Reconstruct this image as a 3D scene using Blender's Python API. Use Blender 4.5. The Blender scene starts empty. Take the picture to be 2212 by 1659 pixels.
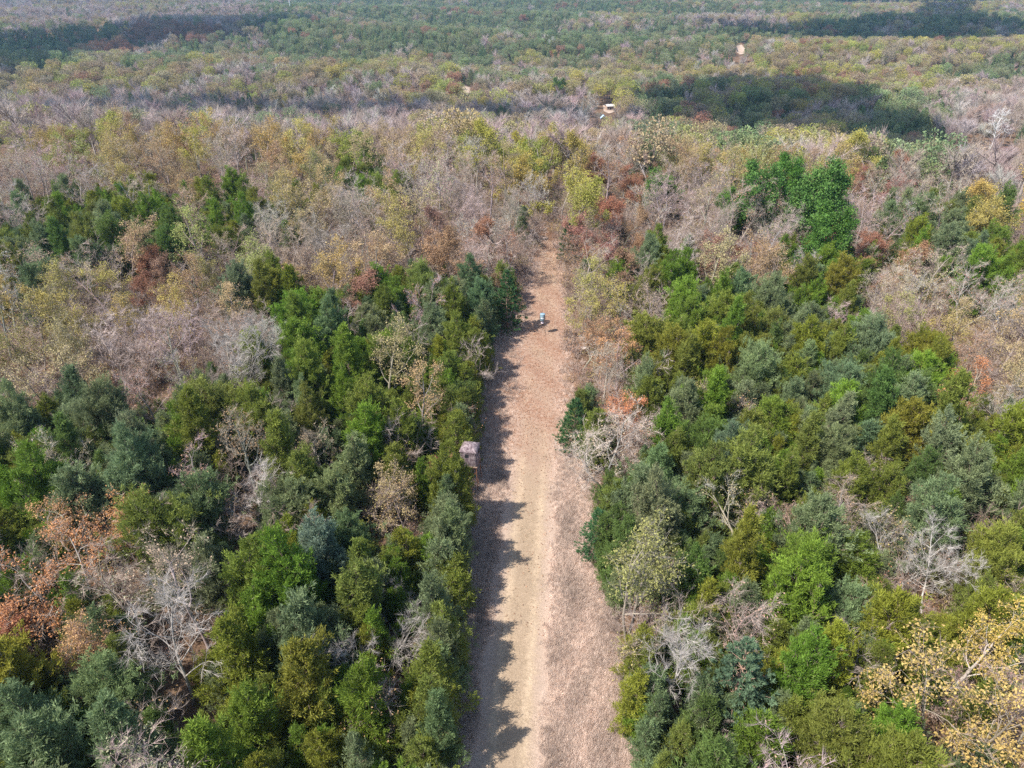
import bpy, math, random
import numpy as np
from mathutils import Vector, Matrix

random.seed(11)
RNG = np.random.default_rng(11)
SC = bpy.context.scene
COL = SC.collection
R = math.radians

# ------------------------------------------------------------------ camera, sky, sun, exposure
CAM_H, PITCH, HFOV = 42.0, 31.5, 71.0
cam_data = bpy.data.cameras.new("camera")
cam = bpy.data.objects.new("camera", cam_data)
COL.objects.link(cam)
cam.location = (0, 0, CAM_H)
cam.rotation_euler = (R(90 - PITCH), 0, 0)
cam_data.sensor_fit = 'HORIZONTAL'
cam_data.angle = R(HFOV)
cam_data.clip_start = 0.5
cam_data.clip_end = 30000
SC.camera = cam

SUN_EL, SUN_AZ = 54.0, 242.0          # azimuth measured clockwise from +Y: the sun is at the left, a little behind
TO_SUN = Vector((math.cos(R(SUN_EL)) * math.sin(R(SUN_AZ)), math.cos(R(SUN_EL)) * math.cos(R(SUN_AZ)), math.sin(R(SUN_EL))))
world = bpy.data.worlds.new("World")
SC.world = world
world.use_nodes = True
wn = world.node_tree
bg = wn.nodes["Background"]
sky = wn.nodes.new("ShaderNodeTexSky")
sky.sky_type = 'NISHITA'
sky.sun_disc = False
sky.sun_elevation = R(SUN_EL)
sky.sun_rotation = R(SUN_AZ)
sky.altitude = 300
wn.links.new(sky.outputs[0], bg.inputs[0])
bg.inputs[1].default_value = 0.15
sun_data = bpy.data.lights.new("sun", 'SUN')
sun_data.energy = 4.6
sun_data.angle = R(0.5)
sun_data.color = (1.0, 0.95, 0.88)
sun = bpy.data.objects.new("sun", sun_data)
COL.objects.link(sun)
sun.rotation_euler = TO_SUN.to_track_quat('Z', 'Y').to_euler()
sun.location = (-60, -20, 120)

vs = SC.view_settings
vs.view_transform = 'Standard'
vs.look = 'None'
vs.exposure = 0.92
vs.gamma = 1.0
vs.use_curve_mapping = False
cy = SC.cycles
cy.max_bounces = 6
cy.diffuse_bounces = 3
cy.glossy_bounces = 2
cy.transmission_bounces = 3
cy.transparent_max_bounces = 6
cy.volume_bounces = 0
cy.use_denoising = False

# ------------------------------------------------------------------ projection between the photograph (2212 x 1659) and the ground
FPX = 1106 / math.tan(R(HFOV / 2))
SP, CP = math.sin(R(PITCH)), math.cos(R(PITCH))


def ray(px, py):
    u, v = (px - 1106) / FPX, (829.5 - py) / FPX
    return np.array([u, v * SP + CP, v * CP - SP])


def proj(x, y, z):
    d = np.array([x, y, z - CAM_H])
    f = d[1] * CP - d[2] * SP
    u = d[1] * SP + d[2] * CP
    return 1106 + FPX * d[0] / f, 829.5 - FPX * u / f, f


def smooth(a, b, v):
    t = np.clip((v - a) / (b - a), 0, 1)
    return t * t * (3 - 2 * t)


def hgt(x, y):
    x, y = np.asarray(x, float), np.asarray(y, float)
    s = np.maximum(y - (137 - 0.2 * x), 0)
    z = -45 * (1 - np.exp(-(s / 128) ** 1.5)) - 0.02 * np.clip(y - 450, 0, 1500)
    near = smooth(15, 34, np.abs(x - 2)) * (1 - smooth(110, 190, y))
    z = z + near * 0.9 * np.sin(x * 0.11 + 1.0) * np.sin(y * 0.083 + 0.4)
    far = smooth(350, 650, y)
    z = z + far * (4.5 * np.sin(x / 170 + 0.7) * np.sin(y / 210 + x / 900) + 8.5 * np.sin(y / 58 + 1.3 * np.sin(x / 230) + x / 400))
    return z


def at(px, py, z=0.0):
    d = ray(px, py)
    s = (z - CAM_H) / d[2]
    return np.array([d[0] * s, d[1] * s, z])


def on_ground(px, py, lift=0.0):
    """the first point of the terrain (raised by lift) that a line from the camera meets"""
    d = ray(px, py)
    s = np.concatenate([np.arange(20, 400, 1.0), np.arange(400, 6000, 5.0)])
    z = CAM_H + d[2] * s
    g = hgt(d[0] * s, d[1] * s) + lift
    hit = np.nonzero(z <= g)[0]
    i = hit[0] if len(hit) else len(s) - 1
    return np.array([d[0] * s[i], d[1] * s[i], float(hgt(d[0] * s[i], d[1] * s[i]))])


LY = [10, 25, 50, 64, 78, 90, 95, 106, 120, 126]
LL = [-3.6, -3.4, -4.1, -3.8, -2.6, 0.4, 2.0, 3.8, 5.2, 5.6]
LR = [7.4, 6.9, 6.4, 5.9, 6.4, 7.2, 7.4, 7.0, 6.0, 5.8]
TC = [-1.2, -0.3, 1.7, 2.6, 3.9, 4.6, 5.0, 5.6, 5.3, 5.0]     # middle of the wheel tracks


def lane(y):
    return np.interp(y, LY, LL), np.interp(y, LY, LR)


# ------------------------------------------------------------------ mesh helpers
def unit(a):
    return a / np.maximum(np.linalg.norm(a, axis=-1, keepdims=True), 1e-9)


def frames(D):
    up = np.where(np.abs(D[:, 2:3]) > 0.9, np.array([[1.0, 0, 0]]), np.array([[0, 0, 1.0]]))
    A = unit(np.cross(D, up))
    return A, np.cross(D, A)


class MB:
    """collects pieces of one mesh"""

    def __init__(self):
        self.V, self.F, self.M, self.A, self.S, self.n = [], [], [], [], [], 0

    def add(self, V, F, mat=0, vary=0.5, smooth_=False):
        V = np.asarray(V, float).reshape(-1, 3)
        F = np.asarray(F, int)
        self.V.append(V)
        self.F.append(F + self.n)
        self.M.append(np.full(len(F), mat))
        self.S.append(np.full(len(F), smooth_))
        self.A.append(np.broadcast_to(np.asarray(vary, float), (len(V),)).copy())
        self.n += len(V)

    def prisms(self, P0, P1, R0, R1, sides=5, mat=0, vary=0.5):
        P0, P1 = np.asarray(P0, float), np.asarray(P1, float)
        N = len(P0)
        if N == 0:
            return
        D = unit(P1 - P0)
        A, B = frames(D)
        th = np.arange(sides) * 2 * np.pi / sides
        ring = A[:, None] * np.cos(th)[None, :, None] + B[:, None] * np.sin(th)[None, :, None]
        V = np.concatenate([P0[:, None] + ring * np.asarray(R0)[:, None, None], P1[:, None] + ring * np.asarray(R1)[:, None, None]], 1)
        i = np.arange(sides)
        q = np.stack([i, (i + 1) % sides, (i + 1) % sides + sides, i + sides], 1)
        F = (q[None] + (np.arange(N) * 2 * sides)[:, None, None]).reshape(-1, 4)
        va = np.repeat(np.broadcast_to(np.asarray(vary, float), (N,)), 2 * sides)
        self.add(V.reshape(-1, 3), F, mat, va, True)

    def spikes(self, P0, P1, Rr, mat=0, vary=0.5):
        N = len(P0)
        if N == 0:
            return
        D = unit(P1 - P0)
        A, B = frames(D)
        th = np.arange(3) * 2 * np.pi / 3
        ring = A[:, None] * np.cos(th)[None, :, None] + B[:, None] * np.sin(th)[None, :, None]
        V = np.concatenate([P0[:, None] + ring * np.asarray(Rr)[:, None, None], P1[:, None]], 1)
        t = np.array([[0, 1, 3], [1, 2, 3], [2, 0, 3]])
        F = (t[None] + (np.arange(N) * 4)[:, None, None]).reshape(-1, 3)
        self.add(V.reshape(-1, 3), F, mat, np.repeat(np.broadcast_to(np.asarray(vary, float), (N,)), 4))

    def shards(self, C, D, L, W, rng, mat=0, vary=0.5, fold=0.25):
        """small folded leaf or spray shapes"""
        N = len(C)
        if N == 0:
            return
        D = unit(D)
        A, B = frames(D)
        ph = rng.uniform(0, 2 * np.pi, N)[:, None]
        S = A * np.cos(ph) + B * np.sin(ph)
        Nn = np.cross(D, S)
        L, W = np.broadcast_to(L, (N,))[:, None], np.broadcast_to(W, (N,))[:, None]
        mid = C + D * L * 0.45
        V = np.stack([C, mid + S * W * 0.5 + Nn * W * fold, C + D * L, mid - S * W * 0.5 + Nn * W * fold], 1)
        t = np.array([[0, 1, 2], [0, 2, 3]])
        F = (t[None] + (np.arange(N) * 4)[:, None, None]).reshape(-1, 3)
        self.add(V.reshape(-1, 3), F, mat, np.repeat(np.broadcast_to(np.asarray(vary, float), (N,)), 4))

    def box(self, c, s, mat=0, rz=0.0, vary=0.5):
        c, s = np.asarray(c, float), np.asarray(s, float) / 2
        v = np.array([[-1, -1, -1], [1, -1, -1], [1, 1, -1], [-1, 1, -1], [-1, -1, 1], [1, -1, 1], [1, 1, 1], [-1, 1, 1]]) * s
        k, w = math.cos(rz), math.sin(rz)
        v = np.stack([v[:, 0] * k - v[:, 1] * w, v[:, 0] * w + v[:, 1] * k, v[:, 2]], 1) + c
        self.add(v, [[0, 3, 2, 1], [4, 5, 6, 7], [0, 1, 5, 4], [1, 2, 6, 5], [2, 3, 7, 6], [3, 0, 4, 7]], mat, vary)

    def mesh(self, name, mats):
        me = bpy.data.meshes.new(name)
        V = np.concatenate(self.V)
        tot = np.concatenate([np.full(len(f), f.shape[1]) for f in self.F])
        loops = np.concatenate([f.ravel() for f in self.F])
        me.vertices.add(len(V))
        me.vertices.foreach_set("co", V.astype(np.float32).ravel())
        me.loops.add(len(loops))
        me.loops.foreach_set("vertex_index", loops.astype(np.int32))
        me.polygons.add(len(tot))
        me.polygons.foreach_set("loop_start", (np.cumsum(tot) - tot).astype(np.int32))
        me.polygons.foreach_set("loop_total", tot.astype(np.int32))
        for m in mats:
            me.materials.append(m)
        me.polygons.foreach_set("material_index", np.concatenate(self.M).astype(np.int32))
        me.polygons.foreach_set("use_smooth", np.concatenate(self.S))
        a = me.attributes.new("vary", 'FLOAT', 'POINT')
        a.data.foreach_set("value", np.concatenate(self.A).astype(np.float32))
        me.update(calc_edges=True)
        return me


def link(name, me, parent=None, loc=None):
    o = bpy.data.objects.new(name, me)
    COL.objects.link(o)
    if parent:
        o.parent = parent
    if loc is not None:
        o.location = loc
    return o


def tag(o, label=None, cat=None, group=None, kind=None):
    for k, v in (("label", label), ("category", cat), ("group", group), ("kind", kind)):
        if v:
            o[k] = v
    return o


# ------------------------------------------------------------------ materials
def new_mat(name):
    m = bpy.data.materials.new(name)
    m.use_nodes = True
    nt = m.node_tree
    return m, nt, nt.nodes["Principled BSDF"]


def node(nt, t, **kw):
    n = nt.nodes.new(t)
    for k, v in kw.items():
        setattr(n, k, v)
    return n


def mixc(nt, fac, a, b, mode='MIX'):
    n = node(nt, "ShaderNodeMix", data_type='RGBA', blend_type=mode)
    for s, v in ((n.inputs[0], fac), (n.inputs[6], a), (n.inputs[7], b)):
        if isinstance(v, bpy.types.NodeSocket):
            nt.links.new(v, s)
        elif isinstance(v, (int, float)):
            s.default_value = v
        else:
            s.default_value = (*v, 1)
    return n.outputs[2]


def mth(nt, op, a, b=None, c=None):
    n = node(nt, "ShaderNodeMath", operation=op)
    for s, v in zip(n.inputs, (a, b, c)):
        if v is None:
            continue
        if isinstance(v, bpy.types.NodeSocket):
            nt.links.new(v, s)
        else:
            s.default_value = v
    return n.outputs[0]


def noise(nt, scale, detail=4, rough=0.6, vec=None, dist=0.0):
    n = node(nt, "ShaderNodeTexNoise")
    n.inputs["Scale"].default_value = scale
    n.inputs["Detail"].default_value = detail
    n.inputs["Roughness"].default_value = rough
    n.inputs["Distortion"].default_value = dist
    if vec is not None:
        nt.links.new(vec, n.inputs["Vector"])
    return n.outputs[0]


def ramp(nt, fac, stops):
    n = node(nt, "ShaderNodeValToRGB")
    el = n.color_ramp.elements
    while len(el) < len(stops):
        el.new(0.5)
    for e, (p, c) in zip(el, stops):
        e.position = p
        e.color = (*c, 1)
    nt.links.new(fac, n.inputs[0])
    return n.outputs[0]


def attr(nt, name, kind='GEOMETRY'):
    n = node(nt, "ShaderNodeAttribute", attribute_type=kind, attribute_name=name)
    return n


def foliage_mat(name, lo, hi, second, sec_amt, trans):
    """leaf colour comes from the tree (tint) and differs from leaf to leaf (vary)"""
    m, nt, b = new_mat(name)
    tint = attr(nt, "tint", 'INSTANCER').outputs["Color"]
    v = attr(nt, "vary").outputs["Fac"]
    k = mth(nt, 'MULTIPLY_ADD', v, hi - lo, lo)
    kk = node(nt, "ShaderNodeCombineXYZ")
    for i in range(3):
        nt.links.new(k, kk.inputs[i])
    col = mixc(nt, 1.0, tint, kk.outputs[0], 'MULTIPLY')
    s = mth(nt, 'MULTIPLY', mth(nt, 'POWER', v, 3.0), sec_amt)
    col = mixc(nt, s, col, second)
    nt.links.new(col, b.inputs["Base Color"])
    b.inputs["Roughness"].default_value = 0.65
    b.inputs["Specular IOR Level"].default_value = 0.25
    tr = node(nt, "ShaderNodeBsdfTranslucent")
    nt.links.new(col, tr.inputs[0])
    mx = node(nt, "ShaderNodeMixShader")
    mx.inputs[0].default_value = trans
    nt.links.new(b.outputs[0], mx.inputs[1])
    nt.links.new(tr.outputs[0], mx.inputs[2])
    nt.links.new(mx.outputs[0], nt.nodes["Material Output"].inputs[0])
    return m


M_NEEDLE = foliage_mat("cedar_foliage", 0.55, 1.45, (0.27, 0.25, 0.08), 0.16, 0.38)
M_LEAF = foliage_mat("leaf_foliage", 0.55, 1.45, (0.34, 0.27, 0.10), 0.25, 0.22)


def bark_mat(name, attr_name):
    m, nt, b = new_mat(name)
    tint = attr(nt, attr_name, 'INSTANCER').outputs["Color"]
    tc = node(nt, "ShaderNodeTexCoord").outputs["Object"]
    n1 = noise(nt, 3.0, 5, 0.7, tc, 0.4)
    v = attr(nt, "vary").outputs["Fac"]
    k = mth(nt, 'ADD', mth(nt, 'MULTIPLY_ADD', n1, 0.9, 0.35), mth(nt, 'MULTIPLY_ADD', v, 0.5, -0.05))
    kk = node(nt, "ShaderNodeCombineXYZ")
    for i in range(3):
        nt.links.new(k, kk.inputs[i])
    nt.links.new(mixc(nt, 1.0, tint, kk.outputs[0], 'MULTIPLY'), b.inputs["Base Color"])
    b.inputs["Roughness"].default_value = 0.9
    b.inputs["Specular IOR Level"].default_value = 0.15
    bp = node(nt, "ShaderNodeBump")
    bp.inputs["Strength"].default_value = 0.5
    nt.links.new(noise(nt, 14, 4, 0.7, tc), bp.inputs["Height"])
    nt.links.new(bp.outputs[0], b.inputs["Normal"])
    return m


M_BARK = bark_mat("tree_bark", "bark")
M_TWIG = bark_mat("twig_bark", "twig")


def plain_mat(name, col, rough=0.7, metal=0.0, nscale=6.0, amt=0.35, spec=0.3):
    m, nt, b = new_mat(name)
    tc = node(nt, "ShaderNodeTexCoord").outputs["Object"]
    n1 = noise(nt, nscale, 5, 0.65, tc)
    c = np.array(col)
    nt.links.new(ramp(nt, n1, [(0.3, tuple(c * (1 - amt))), (0.7, tuple(np.minimum(c * (1 + amt), 1)))]), b.inputs["Base Color"])
    b.inputs["Roughness"].default_value = rough
    b.inputs["Metallic"].default_value = metal
    b.inputs["Specular IOR Level"].default_value = spec
    return m


def ground_mat():
    m, nt, b = new_mat("forest_floor")
    tc = node(nt, "ShaderNodeTexCoord").outputs["Object"]
    n1 = noise(nt, 0.35, 6, 0.7, tc)
    n2 = noise(nt, 5.0, 5, 0.75, tc)
    c1 = ramp(nt, n1, [(0.3, (0.10, 0.065, 0.045)), (0.55, (0.19, 0.125, 0.085)), (0.75, (0.26, 0.18, 0.12))])
    c2 = ramp(nt, n2, [(0.35, (0.45, 0.42, 0.4)), (0.65, (1.25, 1.2, 1.1))])
    nt.links.new(mixc(nt, 1.0, c1, c2, 'MULTIPLY'), b.inputs["Base Color"])
    b.inputs["Roughness"].default_value = 0.95
    b.inputs["Specular IOR Level"].default_value = 0.1
    bp = node(nt, "ShaderNodeBump")
    bp.inputs["Strength"].default_value = 0.8
    bp.inputs["Distance"].default_value = 0.15
    nt.links.new(n2, bp.inputs["Height"])
    nt.links.new(bp.outputs[0], b.inputs["Normal"])
    return m


def lane_mat():
    """mown dry grass: pinkish at the sides, straw coloured in the wheel tracks, brown where leaves lie"""
    m, nt, b = new_mat("lane_grass")
    tc = node(nt, "ShaderNodeTexCoord").outputs["Object"]
    off = attr(nt, "off").outputs["Fac"]
    lit = attr(nt, "lit").outputs["Fac"]
    big = noise(nt, 0.45, 5, 0.65, tc, 0.5)
    mid = noise(nt, 2.2, 5, 0.7, tc)
    fine = noise(nt, 11.0, 4, 0.75, tc)
    offn = mth(nt, 'ADD', off, mth(nt, 'MULTIPLY_ADD', mid, 1.3, -0.65))
    a = mth(nt, 'ABSOLUTE', offn)
    band = mth(nt, 'SUBTRACT', 1.0, mth(nt, 'SMOOTH_MIN', mth(nt, 'MULTIPLY', mth(nt, 'MAXIMUM', mth(nt, 'SUBTRACT', a, 0.95), 0.0), 1.1), 1.0, 0.2))
    rut = mth(nt, 'MAXIMUM', mth(nt, 'SUBTRACT', 1.0, mth(nt, 'MULTIPLY', mth(nt, 'ABSOLUTE', mth(nt, 'SUBTRACT', a, 1.0)), 2.2)), 0.0)
    rut = mth(nt, 'MULTIPLY', rut, mth(nt, 'MULTIPLY_ADD', big, 2.6, -0.75))
    rut = mth(nt, 'MINIMUM', mth(nt, 'MAXIMUM', rut, 0.0), 1.0)
    band = mth(nt, 'MULTIPLY', band, mth(nt, 'SUBTRACT', 1.0, mth(nt, 'MULTIPLY', lit, 1.0)))
    rut = mth(nt, 'MULTIPLY', rut, mth(nt, 'SUBTRACT', 1.0, mth(nt, 'MULTIPLY', lit, 0.7)))
    side = mixc(nt, big, (0.39, 0.295, 0.235), (0.48, 0.37, 0.29))
    track = mixc(nt, mid, (0.31, 0.235, 0.16), (0.39, 0.295, 0.21))
    col = mixc(nt, band, side, track)
    col = mixc(nt, mth(nt, 'MULTIPLY', rut, 0.75), col, (0.58, 0.455, 0.32))
    lf = mth(nt, 'MULTIPLY', lit, mth(nt, 'MINIMUM', mth(nt, 'MAXIMUM', mth(nt, 'MULTIPLY_ADD', mid, 2.6, -0.55), 0.0), 1.0))
    col = mixc(nt, lf, col, (0.29, 0.165, 0.11))
    col = mixc(nt, 1.0, col, ramp(nt, fine, [(0.3, (0.58, 0.56, 0.54)), (0.7, (1.12, 1.1, 1.08))]), 'MULTIPLY')
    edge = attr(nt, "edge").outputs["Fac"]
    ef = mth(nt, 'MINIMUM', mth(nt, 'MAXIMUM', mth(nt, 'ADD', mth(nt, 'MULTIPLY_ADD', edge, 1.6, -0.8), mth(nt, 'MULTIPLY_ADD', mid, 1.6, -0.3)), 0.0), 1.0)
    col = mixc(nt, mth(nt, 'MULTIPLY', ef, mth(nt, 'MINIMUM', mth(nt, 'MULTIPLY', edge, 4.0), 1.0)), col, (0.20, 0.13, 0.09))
    nt.links.new(col, b.inputs["Base Color"])
    b.inputs["Roughness"].default_value = 0.95
    b.inputs["Specular IOR Level"].default_value = 0.1
    bp = node(nt, "ShaderNodeBump")
    bp.inputs["Strength"].default_value = 0.6
    bp.inputs["Distance"].default_value = 0.08
    nt.links.new(fine, bp.inputs["Height"])
    nt.links.new(bp.outputs[0], b.inputs["Normal"])
    return m


# ------------------------------------------------------------------ ground
def sheet(name, X, Y, Z, mat, extra=None):
    n, k = X.shape
    V = np.stack([X, Y, Z], -1).reshape(-1, 3)
    i = (np.arange(n - 1)[:, None] * k + np.arange(k - 1)[None]).ravel()
    mb = MB()
    mb.add(V, np.stack([i, i + 1, i + k + 1, i + k], 1), 0, 0.5, True)
    me = mb.mesh(name, [mat])
    for an, val in (extra or {}).items():
        a = me.attributes.new(an, 'FLOAT', 'POINT')
        a.data.foreach_set("value", np.asarray(val, np.float32).ravel())
    return link(name, me)


rows = np.concatenate([np.arange(-500, -20, 40.0), np.arange(-20, 220, 4.0), np.arange(220, 700, 8.0), np.arange(700, 2200, 25.0), np.geomspace(2200, 9000, 24)])
cols = np.linspace(-1, 1, 221)
cols = np.sign(cols) * np.abs(cols) ** 1.3
GX = cols[None] * (500 + 1.0 * np.maximum(rows, 0))[:, None]
GY = np.repeat(rows[:, None], len(cols), 1)
tag(sheet("ground", GX, GY, hgt(GX, GY), ground_mat()), kind="structure")

ly = np.arange(8, 114.2, 0.35)
L0, L1 = lane(ly)
wob = lambda s, p: 0.45 * np.sin(ly * 0.9 * s + p) + 0.3 * np.sin(ly * 2.3 * s + p * 2) + 0.18 * np.sin(ly * 5.1 + p)
L0, L1 = L0 - 1.3 + wob(1.0, 0.3), L1 + 1.3 + wob(1.1, 2.0)
u = np.linspace(0, 1, 41)
LX = L0[:, None] + (L1 - L0)[:, None] * u[None]
LYY = np.repeat(ly[:, None], 41, 1)
LZ = 0.02 + 0.03 * np.sin(LX * 1.7 + LYY * 0.9) * np.sin(LYY * 0.6) + 0.03
OFF = LX - np.interp(ly, LY, TC)[:, None]
LIT = smooth(46, 64, LYY) * (1 - 0.45 * smooth(88, 100, LYY)) * (0.55 + 0.45 * np.sin(LYY * 0.35 + 0.6 * LX) ** 2)
LIT = np.maximum(LIT, smooth(3.0, 5.5, np.abs(OFF)) * 0.35 * smooth(36, 46, LYY))
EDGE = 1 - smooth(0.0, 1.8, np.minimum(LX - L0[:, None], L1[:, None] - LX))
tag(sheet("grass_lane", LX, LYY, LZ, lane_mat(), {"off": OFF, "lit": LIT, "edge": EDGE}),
    "pale dry grass lane with two faint straw coloured wheel tracks", kind="structure")

# the dark red-brown meadow in the valley at the right, and bare earth spots far away
def patch(name, pxs, mat, lift, label):
    pts = [on_ground(*p) for p in pxs]
    P = np.array(pts)
    c = P.mean(0)
    mb = MB()
    n = len(P)
    rings = np.linspace(0.0, 1.0, 9)[1:]
    V = [[c[0], c[1], float(hgt(c[0], c[1])) + lift]]
    for r_ in rings:
        for p in P:
            q = c + (p - c) * r_
            V.append([q[0], q[1], float(hgt(q[0], q[1])) + lift])
    F4 = []
    F3 = [[0, 1 + i, 1 + (i + 1) % n] for i in range(n)]
    for k in range(len(rings) - 1):
        for i in range(n):
            a, b_ = 1 + k * n + i, 1 + k * n + (i + 1) % n
            F4.append([a, a + n, b_ + n, b_])
    mb.add(V, F3, 0, 0.5, True)
    mb.F.append(np.array(F4)); mb.M.append(np.zeros(len(F4))); mb.S.append(np.full(len(F4), True))
    o = link(name, mb.mesh(name, [mat]))
    return tag(o, label, kind="structure")


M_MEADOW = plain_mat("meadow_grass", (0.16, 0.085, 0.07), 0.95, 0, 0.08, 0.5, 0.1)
M_EARTH = plain_mat("bare_earth", (0.36, 0.275, 0.215), 0.95, 0, 0.1, 0.25, 0.1)
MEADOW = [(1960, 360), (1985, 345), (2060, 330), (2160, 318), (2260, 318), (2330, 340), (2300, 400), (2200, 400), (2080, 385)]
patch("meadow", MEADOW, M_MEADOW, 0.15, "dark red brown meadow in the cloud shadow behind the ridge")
EARTH = [[(993, 186), (1006, 184), (1016, 190), (1018, 203), (1008, 206), (1000, 198)],
         [(1590, 100), (1602, 97), (1609, 106), (1608, 117), (1598, 120), (1590, 112)],
         [(1302, 231), (1314, 228), (1327, 231), (1330, 243), (1316, 247), (1304, 243)]]
for e in EARTH:
    patch("bare_earth", e, M_EARTH, 0.2, "pale bare earth clearing among the distant trees")

# ------------------------------------------------------------------ tree meshes
def skeleton(rng, H, Rc, lean=0.05, stems=1, crook=(0.10, 0.22, 0.30, 0.35), limbs=9, fork0=0.30, r0=None):
    segs, small = [], []
    r0 = r0 or 0.016 * H
    gv = lambda s: Vector((rng.gauss(0, s), rng.gauss(0, s), rng.gauss(0, s)))

    def turn(d, ang):
        a = d.orthogonal().normalized()
        a.rotate(Matrix.Rotation(rng.uniform(0, 2 * math.pi), 3, d))
        return (d * math.cos(ang) + a * math.sin(ang)).normalized()

    def grow(p, d, L, r, lev):
        n = max(2, int(L / (0.85, 0.7, 0.5, 0.4)[lev]))
        st = L / n
        side = rng.uniform(0, 6.28)
        for i in range(n):
            fr = (i + 1) / n
            d = (d + gv(crook[lev]) + Vector((0, 0, (0.04, 0.07, 0.06, 0.04)[lev]))).normalized()
            q = p + d * st
            ra, rb = r * (1 - 0.72 * i / n), r * (1 - 0.72 * fr)
            (segs if lev < 2 else small).append((p, q, ra, rb, lev))
            if lev == 0 and fr > fork0:
                for _ in range(max(1, round(limbs / (n * (1 - fork0))))):
                    side += 2.4 + rng.uniform(-0.5, 0.5)
                    ang = R(rng.uniform(36, 66) * (1.15 - 0.5 * fr))
                    a = d.orthogonal().normalized()
                    a.rotate(Matrix.Rotation(side, 3, d))
                    grow(q, (d * math.cos(ang) + a * math.sin(ang)).normalized(), Rc * rng.uniform(0.7, 1.15) * (1.15 - 0.5 * fr), rb * 0.52, 1)
            elif lev == 1 and fr > 0.2:
                for _ in range(rng.choice((1, 1, 2))):
                    grow(q, turn(d, R(rng.uniform(30, 62))), L * rng.uniform(0.3, 0.52) * (1.15 - 0.45 * fr), rb * 0.52, 2)
            elif lev == 2:
                for _ in range(rng.choice((1, 1, 2))):
                    grow(q, turn(d, R(rng.uniform(30, 62))), rng.uniform(0.45, 0.95), max(rb * 0.55, 0.012), 3)
            p = q

    for s in range(stems):
        az = 6.28 * s / stems + rng.uniform(0, 1)
        lean_ = lean if stems == 1 else rng.uniform(0.16, 0.34)
        d = Vector((math.cos(az) * lean_, math.sin(az) * lean_, 1)).normalized()
        grow(Vector((0.12 * math.cos(az), 0.12 * math.sin(az), -0.25)), d, H * (0.8 if stems == 1 else rng.uniform(0.68, 0.85)), r0 * (1 if stems == 1 else 0.72), 0)
    return segs, small


def seg_arrays(s):
    return (np.array([tuple(a[0]) for a in s]), np.array([tuple(a[1]) for a in s]),
            np.array([a[2] for a in s]), np.array([a[3] for a in s]), np.array([a[4] for a in s]))


def broadleaf(seed, H, Rc, leaves, twigs=4, leaf_size=0.17, clump=0.22, **kw):
    """a deciduous tree: (trunk mesh, crown mesh); leaves = leaves per fine branch"""
    rng = random.Random(seed)
    nr = np.random.default_rng(seed)
    big, small = skeleton(rng, H, Rc, **kw)
    tm = MB()
    p0, p1, ra, rb, lv = seg_arrays(big)
    tm.prisms(p0, p1 + (p1 - p0) * 0.06, ra, rb, 6, 0, np.where(lv == 0, 0.35, 0.6))
    cm = MB()
    p0, p1, ra, rb, lv = seg_arrays(small)
    k = lv == 2
    cm.prisms(p0[k], p1[k], np.maximum(ra[k], 0.011), np.maximum(rb[k], 0.008), 4, 0, 0.6)
    k = lv == 3
    cm.prisms(p0[k], p1[k], np.maximum(ra[k] * 0.8, 0.0075), np.maximum(rb[k] * 0.8, 0.006), 3, 0, 0.5)
    # twigs
    idx = np.repeat(np.nonzero(k)[0], twigs)
    f = nr.random(len(idx))[:, None]
    a = p0[idx] + (p1[idx] - p0[idx]) * f
    d = unit(unit(p1[idx] - p0[idx]) * 0.9 + nr.normal(0, 0.55, (len(idx), 3)) + np.array([0, 0, 0.25]))
    tl = nr.uniform(0.3, 0.75, len(idx))[:, None]
    b = a + d * tl
    cm.spikes(a, b, nr.uniform(0.0055, 0.0095, len(idx)), 0, nr.random(len(idx)))
    if leaves > 0:
        nl = int(leaves * k.sum())
        # leaves hang in bunches: some fine branches are full, some are empty
        w = nr.gamma(0.9, 1.0, k.sum())
        li = nr.choice(np.nonzero(k)[0], nl, p=w / w.sum())
        wn_ = nr.random(len(p0))
        c = p0[li] + (p1[li] - p0[li]) * nr.uniform(0, 1.25, nl)[:, None] + nr.normal(0, clump, (nl, 3))
        dd = nr.normal(0, 1, (nl, 3)) + np.array([0, 0, -0.35])
        s = nr.uniform(0.7, 1.25, nl) * leaf_size
        cm.shards(c, dd, s, s * 0.62, nr, 1, np.clip(0.5 * wn_[li] + 0.5 * nr.random(nl), 0, 1))
    return tm.mesh("trunk", [M_BARK]), cm.mesh("crown", [M_TWIG, M_LEAF])


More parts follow.
